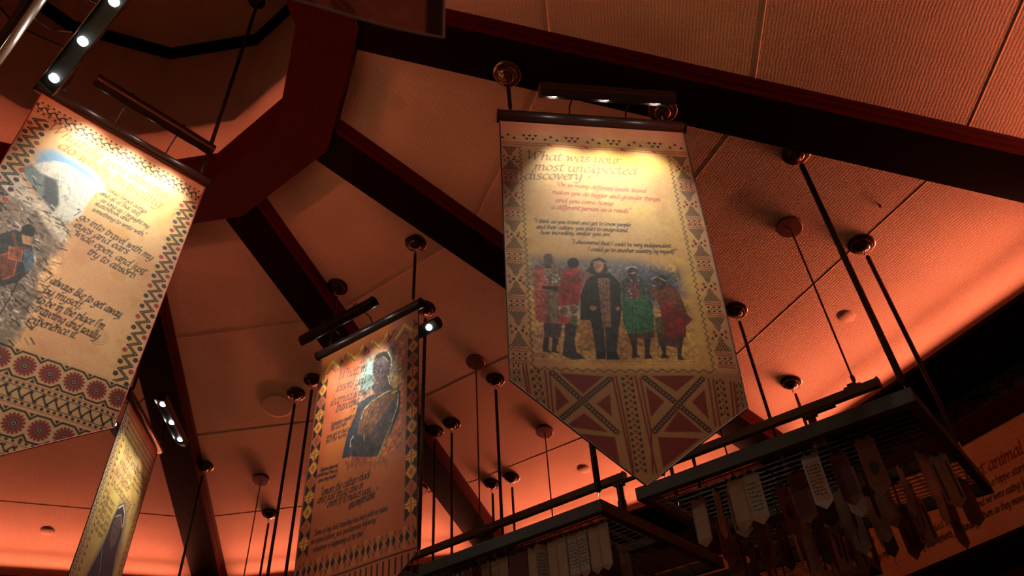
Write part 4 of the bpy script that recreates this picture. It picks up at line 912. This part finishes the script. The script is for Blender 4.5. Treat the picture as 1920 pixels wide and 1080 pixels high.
picture_light(A_2, t, -n, .27, .78, .22, -.05, 'picture light behind the orange portrait banner, its end lamp glowing past the right edge', tilt=.6, power=.5)
az_ref[0] = 5.33
A_3 = Vector((-2.75, 2.469, 5.33))
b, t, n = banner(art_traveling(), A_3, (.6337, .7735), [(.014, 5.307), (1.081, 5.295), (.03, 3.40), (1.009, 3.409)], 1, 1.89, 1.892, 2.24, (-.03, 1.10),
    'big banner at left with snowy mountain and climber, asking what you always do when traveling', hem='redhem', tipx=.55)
picture_light(A_3, t, n, .20, .79, .17, .08, 'dark picture light over the top tube of the mountain climber banner', power=1.5)
az_ref[0] = 4.93
sc4 = .962; A_4 = Vector((-3.403 * sc4, 5.312 * sc4, 1.5 + 3.43 * sc4))
b, t, n = banner(art_hooded(), A_4, (-.1651, .9863), [(.013, 4.917), (.986, 4.874), (-.05, 3.15), (.939, 3.693)], sc4, 1.75, 1.3, 2.0, (-.08, 1.013),
    'narrow-looking yellow banner at lower left with a hooded figure, seen at a steep angle')
picture_light(A_4, t, n, -.04, .82, .26, -.06, 'picture light with three bright lamps against the dark beam at lower left', tilt=.25, power=.7)
picture_light(A_4, t, -n, .0, .82, .22, -.06, 'back picture light showing one white end below the flowered banner tip', power=.5)
# banner 5, seen exactly edge-on at the top left corner
t5 = Vector((.788, -.616, 0)).normalized(); n5 = Vector((.616, .788, 0)).normalized(); A_5 = t5 * -3.28 + n5 * -.014 + Vector((0, 0, 4.73))
az_ref[0] = 4.73
b, t, n = banner(art_plain(21), A_5, (t5.x, t5.y), [(.02, 4.69), (1.12, 4.69), (.02, 2.85), (1.12, 2.85)], 1, 1.84, 1.84, 2.2, (-.02, 1.15),
    'banner seen edge-on in the top left corner, its tube lit white', wave=.002)
nn = n5 if n.dot(n5) > 0 else -n5
cab = [A_5 + t5 * .55, A_5 + t5 * .50 + n5 * .05 + Z3 * .04, A_5 + t5 * .48 + n5 * .12 + Z3 * .06, A_5 + t5 * .55 + n5 * .19 + Z3 * .05]
picture_light(A_5, t, n5, .15, .80, .24, .02, 'black picture light bar with three glaring white lamps in the top left corner', cable=cab, tilt=.3, cone=178, power=.55, blend=.6)
picture_light(A_5, t, -n5, .16, .80, .16, .02, 'dark back of a picture light cut off by the top left corner', lit=False)
# banner 6, only its lower corner hangs into the frame
A_6 = Vector((-.146, 1.146, 4.93)); t6 = (-.945, -.325)
az_ref[0] = 4.93
b, t, n = banner(art_plain(31, True), A_6, t6, [(0, 4.89), (1.1, 4.89), (0, 3.4), (1.1, 3.4)], 1, 1.49, 1.49, 1.49, (-.02, 1.12),
    'dark leaf-print banner corner with a pale edge hanging in at the top', hem='palehem', wave=.012, flat=lambda x: 1.49 + .02 * math.sin(PI * min(1, x / .5)))

# ------------------------------------------------------------------ suspension rods with their ceiling canopies
CAN = {'bell': [(.084, 0), (.089, .004), (.089, .012), (.083, .018), (.068, .021), (.068, .026), (.063, .034), (.050, .038), (.050, .043), (.042, .051), (.028, .055), (.028, .060), (.018, .066), (.008, .070)],
       'flat': [(.084, 0), (.086, .003), (.086, .030), (.082, .034), (.002, .035)]}
def hanger(x, y, zb, kind, label, r=.0125, drop=0, cl=None, group=None):
    z, nn = top_at(x, y); z -= drop; top = Vector((x, y, z)); ax = -nn
    root = empty('suspension_rod', (x, y, zb), label=label, cat='hanging rod', group=group)
    rel = top - Vector((x, y, zb)); bm = bmesh.new(); add_lathe(bm, CAN[kind], rel - ax * .002, ax, 32)
    if kind == 'flat':
        for s_ in (-1, 1): add_lathe(bm, [(.005, 0), (.005, .003), (.001, .005)], rel + ax * .034 + Vector((.022 * s_, .01 * s_, 0)), ax, 8)
    cm = bm_obj('ceiling_canopy', bm, M['redmetal'] if kind == 'flat' else M[cl or 'canopy'], root)
    e = rel + ax * (.03 if kind == 'flat' else .07)
    if kind == 'bell':
        bm = bmesh.new()
        for i in range(3):
            c = e - Z3 * (.006 + i * .014); s1 = Vector((1, 0, 0)) if i % 2 else Vector((0, 1, 0))
            add_tube(bm, [c + s1 * (.005 * math.cos(a)) + Z3 * (.010 * math.sin(a)) for a in np.linspace(0, 2 * PI, 11)], .0022, 5)
        bm_obj('chain_link', bm, M['chrome'], root)
        e0 = Vector((0, 0, e.z - .042))
    else: e0 = Vector((0, 0, e.z - .0))
    bm = bmesh.new()
    if kind == 'bell': add_tube(bm, [e0, e0 - Z3 * .012, Vector((0, 0, .045)), Vector((0, 0, .03))], [r * .5, r, r, r * .5], 12)
    else: add_tube(bm, [e0, Vector((0, 0, .02))], r, 8)
    bm_obj('rod', bm, M['redmetal'] if kind == 'flat' else M['rod'], root)
    bm = bmesh.new(); add_tube(bm, [Vector((0, 0, .035)), Vector((0, 0, 0))], .004 if kind == 'bell' else .012, 6); bm_obj('end_hook', bm, M['chrome'] if kind == 'bell' else M['rail'], root)
    return root
def onb(A, t, s): return A.x + t[0] * s, A.y + t[1] * s
ZT = .040
x, y = onb(A_m, t_m, .078); hanger(x, y, 4.93 + ZT, 'bell', 'short rod under the copper canopy, left end of the unexpected discovery banner', drop=.118, cl='copper')
x, y = onb(A_m, t_m, 1.03); hanger(x, y, 4.93 + ZT, 'bell', 'short rod with copper canopy behind the right end of the discovery picture light', drop=.118, cl='copper')
x, y = onb(A_2, (.8371, -.5471), 1.0); hanger(x, y, A_2.z + ZT, 'bell', 'rod holding the right end of the orange portrait banner, canopy against the beam')
x, y = onb(A_2, (.8371, -.5471), .12); hanger(x, y, A_2.z + ZT, 'bell', 'thin dark rod holding the left end of the orange portrait banner')
x, y = onb(A_3, (.6337, .7735), 1.03); hanger(x, y, 5.33 + ZT, 'bell', 'long rod crossing the lantern to the right end of the mountain climber banner', r=.0145)
x, y = onb(A_3, (.6337, .7735), .10); hanger(x, y, 5.33 + ZT, 'bell', 'rod holding the left end of the mountain climber banner, behind the glaring lamp bar', r=.0145)
x, y = onb(A_4, (-.1651, .9863), .02); hanger(x, y, A_4.z + ZT, 'bell', 'rod of the hooded figure banner, canopy peeping out beside the mountain banner', drop=.0)
x, y = onb(A_4, (-.1651, .9863), .95); hanger(x, y, A_4.z + ZT, 'bell', 'rod of the hooded figure banner at its far end, against the dark beam')
for s in (.15, .98):
    x, y = onb(A_5, (t5.x, t5.y), s); hanger(x, y, 4.73 + ZT, 'bell', 'rod of the edge-on banner in the top left corner', group='rods of the edge-on banner')
    x, y = onb(A_6, t6, s); hanger(x, y, 4.93 + ZT, 'bell', 'rod of the dark leaf-print banner above the top edge', group='rods of the leaf-print banner')
ZC = 3.205
for x, y, zb, kd, r, lb in (
    (1.86, 3.07, ZC, 'bell', .017, 'thickest long rod, from a canopy half hidden by the upper beam to the rack corner'),
    (2.42, 3.74, ZC, 'bell', .0145, 'rightmost long rod, canopy on the ceiling seam at right'),
    (1.73, 4.52, ZC, 'bell', .0125, 'rod whose canopy sits just right of the discovery banner edge'),
    (2.29, 5.28, ZC, 'bell', .0125, 'short-looking rod with canopy just above the right lighting track'),
    (.429, 4.088, ZC, 'bell', .020, 'thick rod below the discovery banner point, landing on the left rack corner'),
    (-.75, 4.84, ZC, 'bell', .0145, 'rod with canopy behind the top right corner of the orange portrait banner'),
    (-.21, 5.62, ZC, 'bell', .0135, 'long rod between the two largest banners, left of the thick rack rod'),
    (-.68, 6.25, ZC, 'bell', .0125, 'rod just right of the orange banner with the upper right canopy of a pair'),
    (-.86, 6.38, ZC, 'bell', .0125, 'rod right of the orange banner, lower left canopy of a pair on the beam'),
    (-.14, 7.0, ZC, 'bell', .0125, 'right one of two short rods low between the banners'),
    (-.35, 7.13, ZC, 'bell', .0125, 'left one of two short rods low between the banners'),
    (-1.93, 5.71, ZC, 'bell', .0135, 'rod touching the left edge of the orange portrait banner'),
    (-2.13, 5.87, ZC, 'bell', .0135, 'rod in front of the round ceiling speaker'),
    (-2.82, 7.55, ZC, 'bell', .0125, 'small low rod right of the lower left beam, dark canopy'),
    (-3.30, 6.78, 3.1, 'bell', .0125, 'rod slanting across the lower left beam from a dark canopy'),
    (-1.289, 7.877, ZC, 'bell', .0125, 'rod with a dark canopy half hidden by the right edge of the orange banner'),
    (1.174, 4.663, ZC, 'bell', .0125, 'rod seen only below the discovery banner, rightmost of the three near its point'),
    (.934, 4.316, ZC, 'bell', .0125, 'rod seen only below the discovery banner, middle of the three near its point'),
    (.796, 3.923, ZC, 'bell', .0125, 'rod seen only below the discovery banner, leftmost of the three near its point')):
    hanger(x, y, zb, kd, lb, r)
ZRL = 3.614
for x, y, zb, lb in (
    (1.94, 3.65, ZRL, 'thin red-brown rod with a flat disc canopy at right, holding the right lighting track'),
    (-.37, 5.41, ZRL, 'thin red-brown rod with flat disc canopy, high between the two pointed banners'),
    (.22, 6.25, ZC, 'thin red-brown rod with a flat disc canopy touching the lower edge of the discovery banner'),
    (-2.77, 7.0, ZC, 'thin red-brown rod with a flat disc canopy low at left of the orange banner'),
    (-1.133, 7.258, ZC, 'thin rod with a flat disc canopy tucked against the beam right of the orange banner'),
    (1.354, 4.47, ZC, 'thin rod coming out below the right corner of the discovery banner')):
    hanger(x, y, zb, 'flat', lb, .0062)

# round plates on the ceiling
def disc(px, py, r, h, label, cat, name, mat):
    z, nn = top_at(px, py); bm = bmesh.new(); add_lathe(bm, [(r, -.002), (r, h * .7), (r * .96, h), (.001, h)], Vector((0, 0, 0)), -nn, 36)
    o = bm_obj(name, bm, mat); o.location = (px, py, z); props(o, label, cat); return o
plate = nmat('painted_plate', (.47, .33, .24), .95, var=.08, spec=.1)
disc(-.696, 2.973, .055, .004, 'round painted cover plate on the ceiling beside the ring, half in shadow', 'cover plate', 'ceiling_cover_plate', plate)
disc(2.506, 4.439, .06, .005, 'round painted cover plate on the ceiling between the long rods at right', 'cover plate', 'ceiling_cover_plate', plate)
disc(.597, 6.781, .062, .006, 'small round cover plate on the ceiling left of the thick rack rod', 'cover plate', 'ceiling_cover_plate', plate)
disc(-5.137, 7.372, .07, .006, 'small round cover plate on the ceiling in the lower left corner', 'cover plate', 'ceiling_cover_plate', plate)
o = disc(-2.348, 6.007, .16, .008, 'large round ceiling speaker behind two rods left of the orange banner', 'speaker', 'ceiling_speaker', plate)
bm = bmesh.new(); z, nn = top_at(-2.348, 6.007); add_lathe(bm, [(.135, 0), (.135, .004), (.001, .005)], -nn * .007, -nn, 36); bm_obj('speaker_grille', bm, M['weave'] if False else plate, o)
disc(2.443, 3.405, .008, .02, 'tiny dark sprinkler head on the ceiling below the upper beam', 'sprinkler', 'sprinkler_head', M['redmetal'])

# ------------------------------------------------------------------ lighting tracks
UU = Vector((-math.sin(math.radians(52)), math.cos(math.radians(52)), 0)); VV = Vector((math.cos(math.radians(52)), math.sin(math.radians(52)), 0))
def uvp(u, v, z): return UU * u + VV * v + Z3 * z
def track(u0, u1, v, stems, conns, label):
    c = uvp((u0 + u1) / 2, v, 3.56); root = empty('lighting_track', c, label=label, cat='lighting track')
    bm = bmesh.new(); add_box(bm, (0, 0, 0), u1 - u0, .045, .05, UU, VV, Z3); bevel(bm, .003); bm_obj('track_rail', bm, M['rail'], root)
    for s in (-1, 1):
        bm = bmesh.new(); add_box(bm, UU * (s * (u1 - u0) / 2), .012, .050, .058, UU, VV, Z3); bm_obj('end_cap', bm, M['rail'], root)
    for u in conns:
        bm = bmesh.new(); p = UU * (u - (u0 + u1) / 2); add_box(bm, p + Z3 * .031, .10, .03, .014, UU, VV, Z3); add_box(bm, p + Z3 * .045, .05, .026, .016, UU, VV, Z3); bm_obj('rod_connector', bm, M['rail'], root)
    for u in stems:
        bm = bmesh.new(); p = UU * (u - (u0 + u1) / 2)
        add_box(bm, p - Z3 * .033 + UU * -.05, .20, .032, .018, UU, VV, Z3); add_box(bm, p - Z3 * .048, .07, .04, .014, UU, VV, Z3)
        add_tube(bm, [p - Z3 * .05, p - Z3 * .06, p - Z3 * .15, p - Z3 * .16], [.012, .024, .024, .014], 16); add_tube(bm, [p - Z3 * .16, p - Z3 * .26], [.03, .034], 16)
        hd = bm_obj('track_lamp', bm, M['rod'], root)
        bm = bmesh.new(); add_tube(bm, [p - Z3 * .255, p - Z3 * .264], .026, 16); bm_obj('lamp_lens', bm, M['plate'], hd)
    return root
track(.60, 2.17, 4.09, (1.02,), (.74,), 'bronze lighting track above the right-hand tag rack')
track(2.31, 5.40, 4.05, (2.36, 3.62), (3.62,), 'bronze lighting track above the left-hand tag rack')

# ------------------------------------------------------------------ tag racks: steel frame with a wire grid
def rack(u0, u1, v0, v1, label, z=3.165, bars=True, cross=()):
    c = uvp((u0 + u1) / 2, (v0 + v1) / 2, z); root = empty('tag_rack', c, label=label, cat='hanging rack'); W, D = u1 - u0, v1 - v0
    for p, X, L in ((VV * (-D / 2 + .025), UU, W), (VV * (D / 2 - .025), UU, W), (UU * (-W / 2 + .025), VV, D - .1), (UU * (W / 2 - .025), VV, D - .1)):
        bm = bmesh.new(); Y = VV if X == UU else UU; add_box(bm, p, L, .05, .075, X, Y, Z3); bevel(bm, .003, 1)
        bm_obj('frame_bar', bm, M['steel'], root)
    if cross:
        bm = bmesh.new()
        for v in cross: add_box(bm, VV * (v - (v0 + v1) / 2) + Z3 * .01, W - .1, .03, .05, UU, VV, Z3)
        bm_obj('cross_bar', bm, M['steel'], root)
    bm = bmesh.new(); nv = int((D - .1) / .062); nu = int((W - .1) / .105)
    for i in range(nv + 1):
        v = -D / 2 + .05 + (D - .1) * i / nv
        for dz in (0, .009): add_tube(bm, [UU * (-W / 2 + .04) + VV * (v + dz) + Z3 * (-.02 + dz), UU * (W / 2 - .04) + VV * (v + dz) + Z3 * (-.02 + dz)], .0022, 5)
    for i in range(nu + 1):
        u = -W / 2 + .05 + (W - .1) * i / nu
        for dz in (0, .010): add_tube(bm, [VV * (-D / 2 + .04) + UU * (u + dz) - Z3 * (.024 + dz), VV * (D / 2 - .04) + UU * (u + dz) - Z3 * (.024 + dz)], .0022, 5)
    bm_obj('wire_grid', bm, M['wire'], root)
    return root
rack(.40, 1.96, 3.53, 5.08, 'black steel tag rack at right, its corner under the thickest rod', cross=(4.44,))
rack(2.18, 3.73, 3.50, 5.04, 'black steel tag rack at bottom centre, corner under the discovery banner point', cross=(4.28,))
rack(3.85, 5.10, 3.27, 4.85, 'tag rack below the orange portrait banner, almost out of the frame', cross=(4.50,))
rack(5.25, 6.60, 3.27, 4.85, 'tag rack below the lower left beam, out of the frame')
rack(1.42, 2.95, 5.30, 6.15, 'far tag rack seen through the grid of the right-hand rack')

# ------------------------------------------------------------------ paper tags
def tag_mesh(w, h, body, panel, ink=None, pic=False, curl=0.0, seed=0, thick=.0016):
    r = random.Random(seed); bm = bmesh.new(); c = .28 * w
    prof = [(-w / 2 + c, 0), (w / 2 - c, 0), (w / 2, -c * .8), (w / 2, -h + w * .42), (0, -h), (-w / 2, -h + w * .42), (-w / 2, -c * .8)]
    def bend(x, z, y=0): return Vector((x, y + curl * (z / h) ** 2 * .5 + curl * .6 * (x / w) ** 2, z))
    # rows so that the card can curl
    fr = []; n = 8
    zs = [0, -c * .8] + [-c * .8 - (h - w * .42 - c * .8) * i / n for i in range(1, n + 1)] + [-h]
    hw = [w / 2 - c, w / 2] + [w / 2] * n + [.0005]
    for y in (0, thick): fr.append([[bm.verts.new(bend(s * q, z, y)) for s in (-1, 0, 1)] for z, q in zip(zs, hw)])
    for y in (0, 1):
        for a, b in zip(fr[y], fr[y][1:]):
            for i in (0, 1): bm.faces.new((a[i], a[i + 1], b[i + 1], b[i])).material_index = 0
    for i in (0, 2):
        for j in range(len(zs) - 1): bm.faces.new((fr[0][j][i], fr[0][j + 1][i], fr[1][j + 1][i], fr[1][j][i])).material_index = 0
    for i in (0, 1): bm.faces.new((fr[0][0][i], fr[0][0][i + 1], fr[1][0][i + 1], fr[1][0][i]))
    e = .0006
    for y in (-e, thick + e):      # printed panel on both faces
        z0, z1 = -.16 * h, -h + w * .52; m = 5
        rows = [[bm.verts.new(bend(s * w * .40, z0 + (z1 - z0) * i / m, y)) for s in (-1, 1)] for i in range(m + 1)]
        for a, b in zip(rows, rows[1:]): bm.faces.new((a[0], a[1], b[1], b[0])).material_index = 1
    if ink is not None:
        for k in range(ink):
            z = -.24 * h - k * (.56 * h / ink); x = -w * .34
            while x < w * .30:
                L = r.uniform(.005, .014); zz = r.uniform(-.004, .004)
                q = [bend(x, z + zz, -2 * e), bend(x + L, z + zz + .003, -2 * e), bend(x + L, z + zz - .002, -2 * e), bend(x, z + zz - .0045, -2 * e)]; bm.faces.new([bm.verts.new(v) for v in q]).material_index = 2
                if r.random() < .6:
                    q = [bend(x, z + .006, -2 * e), bend(x + .003, z + .006, -2 * e), bend(x + .002, z - .006, -2 * e), bend(x - .001, z - .006, -2 * e)]; bm.faces.new([bm.verts.new(v) for v in q]).material_index = 2
                x += L + r.uniform(.002, .006)
    if pic:
        vsr = [bm.verts.new(bend(w * .24 * math.cos(a), -.55 * h + w * .38 * math.sin(a), -2 * e)) for a in np.linspace(0, 2 * PI, 17)[:-1]]; bm.faces.new(vsr).material_index = 2
        for zz in (-.80, -.825, -.17, -.19):
            q = [bend(-w * .42, h * zz, -2 * e), bend(w * .42, h * zz, -2 * e), bend(w * .42, h * zz - .002, -2 * e), bend(-w * .42, h * zz - .002, -2 * e)]; bm.faces.new([bm.verts.new(v) for v in q]).material_index = 2
    bmesh.ops.recalc_face_normals(bm, faces=bm.faces); me = bpy.data.meshes.new('paper_tag'); bm.to_mesh(me); bm.free()
    for m_ in (body, panel, M['ink']): me.materials.append(m_)
    return me
def clip_mesh():
    bm = bmesh.new(); add_box(bm, (0, 0, -.004), .030, .010, .016); 
    for s in (-1, 1): add_tube(bm, [(-.010, s * .004, .0), (-.006, s * .007, .020), (.006, s * .007, .020), (.010, s * .004, .0)], .0013, 5)
    me = bpy.data.meshes.new('binder_clip'); bmesh.ops.recalc_face_normals(bm, faces=bm.faces); bm.to_mesh(me); bm.free(); me.materials.append(M['clip']); return me
CLIP = clip_mesh()
TM = [tag_mesh(.095, .29, M['paper2'], M['paper1'], seed=1), tag_mesh(.090, .29, M['paper1'], M['paper5'], ink=7, seed=2), tag_mesh(.095, .29, M['paper3'], M['redpanel'], seed=3),
      tag_mesh(.095, .30, M['paper3'], M['paper3'], pic=True, seed=4), tag_mesh(.088, .28, M['paper5'], M['paper1'], curl=.03, seed=5), tag_mesh(.092, .29, M['paper2'], M['paper4'], curl=.04, seed=6),
      tag_mesh(.088, .27, M['paper4'], M['redpanel'], curl=.02, seed=7), tag_mesh(.090, .30, M['silver'], M['paper1'], ink=9, seed=8), tag_mesh(.075, .29, M['paper2'], M['paper1'], seed=9), tag_mesh(.075, .29, M['paper2'], M['paper5'], ink=8, seed=10), tag_mesh(.075, .28, M['redpanel'], M['redpanel'], seed=11)]
PROTO = {}
def paper_tag(kind, u, v, yaw, label, group=None, tilt=0.0, z=3.120):
    """yaw 0: card faces the room side (along -v)"""
    if kind not in PROTO:
        o = bpy.data.objects.new('paper_tag', TM[kind]); COL.objects.link(o)
        k = bpy.data.objects.new('binder_clip', CLIP); COL.objects.link(k); k.parent = o; PROTO[kind] = o
    else:
        src = PROTO[kind]; o = src.copy(); COL.objects.link(o)
        for ch in src.children: c = ch.copy(); COL.objects.link(c); c.parent = o
    o.location = uvp(u, v, z - .012); o.rotation_euler = (tilt, 0, math.radians(142 + 180) + math.radians(yaw))
    props(o, label, 'paper tag'); 
    if group: o['group'] = group
    elif 'group' in o: del o['group']
    return o
# the ones one can tell apart in the right-hand rack
for a in ((0, 1.40, 3.62, 0, 'pale blank-looking paper tag, left of the two side by side under the right rack'),
          (1, 1.305, 3.615, 4, 'pale tag with black handwriting, right of the two side by side under the right rack'),
          (7, .985, 3.64, 6, 'bright tag covered with bold black handwriting and a silver edge in the right rack'),
          (2, 1.13, 3.80, 2, 'dark brown tag left of the bold handwritten one in the right rack'),
          (2, .875, 3.74, -8, 'brown tag right of the bold handwritten one, striped by the shadow of the wires'),
          (4, .91, 3.93, 4, 'greyish tag half hidden behind the brown striped-shadow tag'),
          (3, .715, 3.67, 4, 'reddish tag with a dark round picture near the rack corner'),
          (5, .50, 4.17, 6, 'tag with a large dark picture near the right side bar of the rack'),
          (6, .87, 4.80, 0, 'dark tag hanging low in front of the quote board, left of the side bar'),
          (4, 1.10, 4.55, 20, 'pale narrow tag deep inside the right rack'),
          (6, .50, 4.62, 30, 'blackish tag at the far end of the right side bar')):
    paper_tag(*a)
r = random.Random(12)
USED = [(a_[1], a_[2]) for a_ in ((0, 1.40, 3.62), (0, 1.305, 3.615), (0, .985, 3.64), (0, 1.13, 3.8), (0, .875, 3.74), (0, .91, 3.93), (0, .715, 3.67), (0, .5, 4.17), (0, .87, 4.8), (0, 1.1, 4.55), (0, .5, 4.62))]
def free(u0, u1, v0, v1, gap=.085, block=None):
    for _ in range(400):
        u, v = r.uniform(u0, u1), r.uniform(v0, v1)
        if block and block(u, v): continue
        if all(math.hypot(u - p, v - q) > gap for p, q in USED): break
    USED.append((u, v)); return u, v
for i in range(46):
    u, v = free(.52, 1.86, 3.66, 4.98, block=lambda u, v: v < 3.9 and .62 < u < 1.45)
    paper_tag(r.choice([0, 2, 2, 3, 5, 6, 6, 4]), u, v, r.choice([r.uniform(58, 118), r.uniform(60, 110), r.uniform(-30, 30)]), 'small pointed paper tag in the dim crowd under the right-hand rack', 'tags under the right-hand rack', r.uniform(-.05, .05))
# row along the front bar of the left-hand rack
n_ = 0; u = 2.245
for i in range(19):
    k = (8, 8, 9, 9, 8, 8, 9, 8, 10, 10, 8, 8, 8, 10, 8, 9, 8, 8, 10)[i]
    paper_tag(k, u, 3.585 + (.006 if i % 2 else 0), (0, 3, -2, 4, 2, -3, 55, 2, 0, 4, 0, -3, 2, 5, 0, 2, -2, 0, 3)[i],
        ('pale paper tag at the right end of the row on the left rack', 'pale tag second from the right end of the row on the left rack', 'tag with tall black handwriting, third from the right end of the left rack row', 'tag with scribbled lines, fourth from the right end of the left rack row')[i] if i < 4 else 'paper tag in the long row along the front bar of the left rack', None if i < 4 else 'row of tags on the left rack')
    u += .078
for i in range(22):
    u, v = free(2.28, 3.6, 3.75, 4.92)
    paper_tag(r.choice([0, 2, 5, 6, 6, 4]), u, v, r.choice([r.uniform(58, 118), r.uniform(-30, 30)]), 'dim paper tag behind the front row under the left rack', 'tags behind the row of the left rack', r.uniform(-.05, .05))
for i in range(16):
    u, v = free(1.52, 2.85, 5.4, 6.05)
    paper_tag(r.choice([0, 2, 5, 6, 6, 4]), u, v, r.choice([r.uniform(50, 118), r.uniform(-30, 30)]), 'far dim paper tag hanging in front of the quote boards', 'tags under the far rack', r.uniform(-.05, .05))

# ------------------------------------------------------------------ quote boards on the wall
def board(k, art, label):
    n, tt = face_axes(k); c = Vector((AX, AY, 0)); half = 6.585 * math.tan(PI / 12)
    t0 = c.dot(tt) + half - .01; o0 = facept(k, 6.583, t0, 3.745)
    root = empty('quote_board', o0, label=label, cat='wall board')
    f = lambda x, y: np.stack([-tt.x * np.asarray(x) + 0 * y, -tt.y * np.asarray(x) + 0 * y, -np.asarray(y) + 0 * x], -1)
    link_mesh('printed_panel', art_mesh('printed_panel', art, f), M['paint'], root)
    bm = bmesh.new(); add_box(bm, -tt * (art.w / 2) - Z3 * (art.h / 2) + n * .008, art.w, .012, art.h, tt, n, Z3); bm_obj('backing_board', bm, M['plaster'], root)
a = Art(3.5, .645, .0045, (208, 160, 122), None, 40); a.mottle((214, 170, 128), .4, .65, .6, .6); a.mottle((180, 122, 88), .5, .75, .3, .4)
for i in range(14): yv = .03 + i * .045; a.line([(0, yv), (1.7, yv + .012), (3.5, yv - .006)], .006, (168, 100, 62), .25)
DRR, KK = (120, 28, 20), (38, 22, 18)
a.text('best animal', (1.52, .245), (1.99, .235), .052, .016, DRR, px=False)
for t_, x0, x1, yy in (('There was a hippo staring', 1.44, 1.99, .335), ('and we were eating food', 1.50, 1.95, .425), ('them as they move through', 1.51, 1.99, .505), ('my', 1.23, 1.31, .32), ('walking', .93, 1.12, .375), ('surrounded by', .90, 1.28, .445), ('"Going up to elephants, just standing', .88, 1.46, .525), ('to another country by myself.', .17, .72, .46)):
    a.text(t_, (x0, yy), (x1, yy), .030, .0095, KK, px=False)
a.text('discovery ?', (.06, .32), (.66, .35), .055, .016, KK, px=False)
board(1, a, 'long parchment wall board with a red heading about the best animal and a hippo quote')
a = Art(3.5, .645, .01, (208, 160, 122), None, 41); a.mottle((180, 122, 88), .5, .75, .3, .4)
board(2, a, 'long parchment wall board behind the racks at bottom centre')
board(0, a, 'long parchment wall board continuing past the right edge')
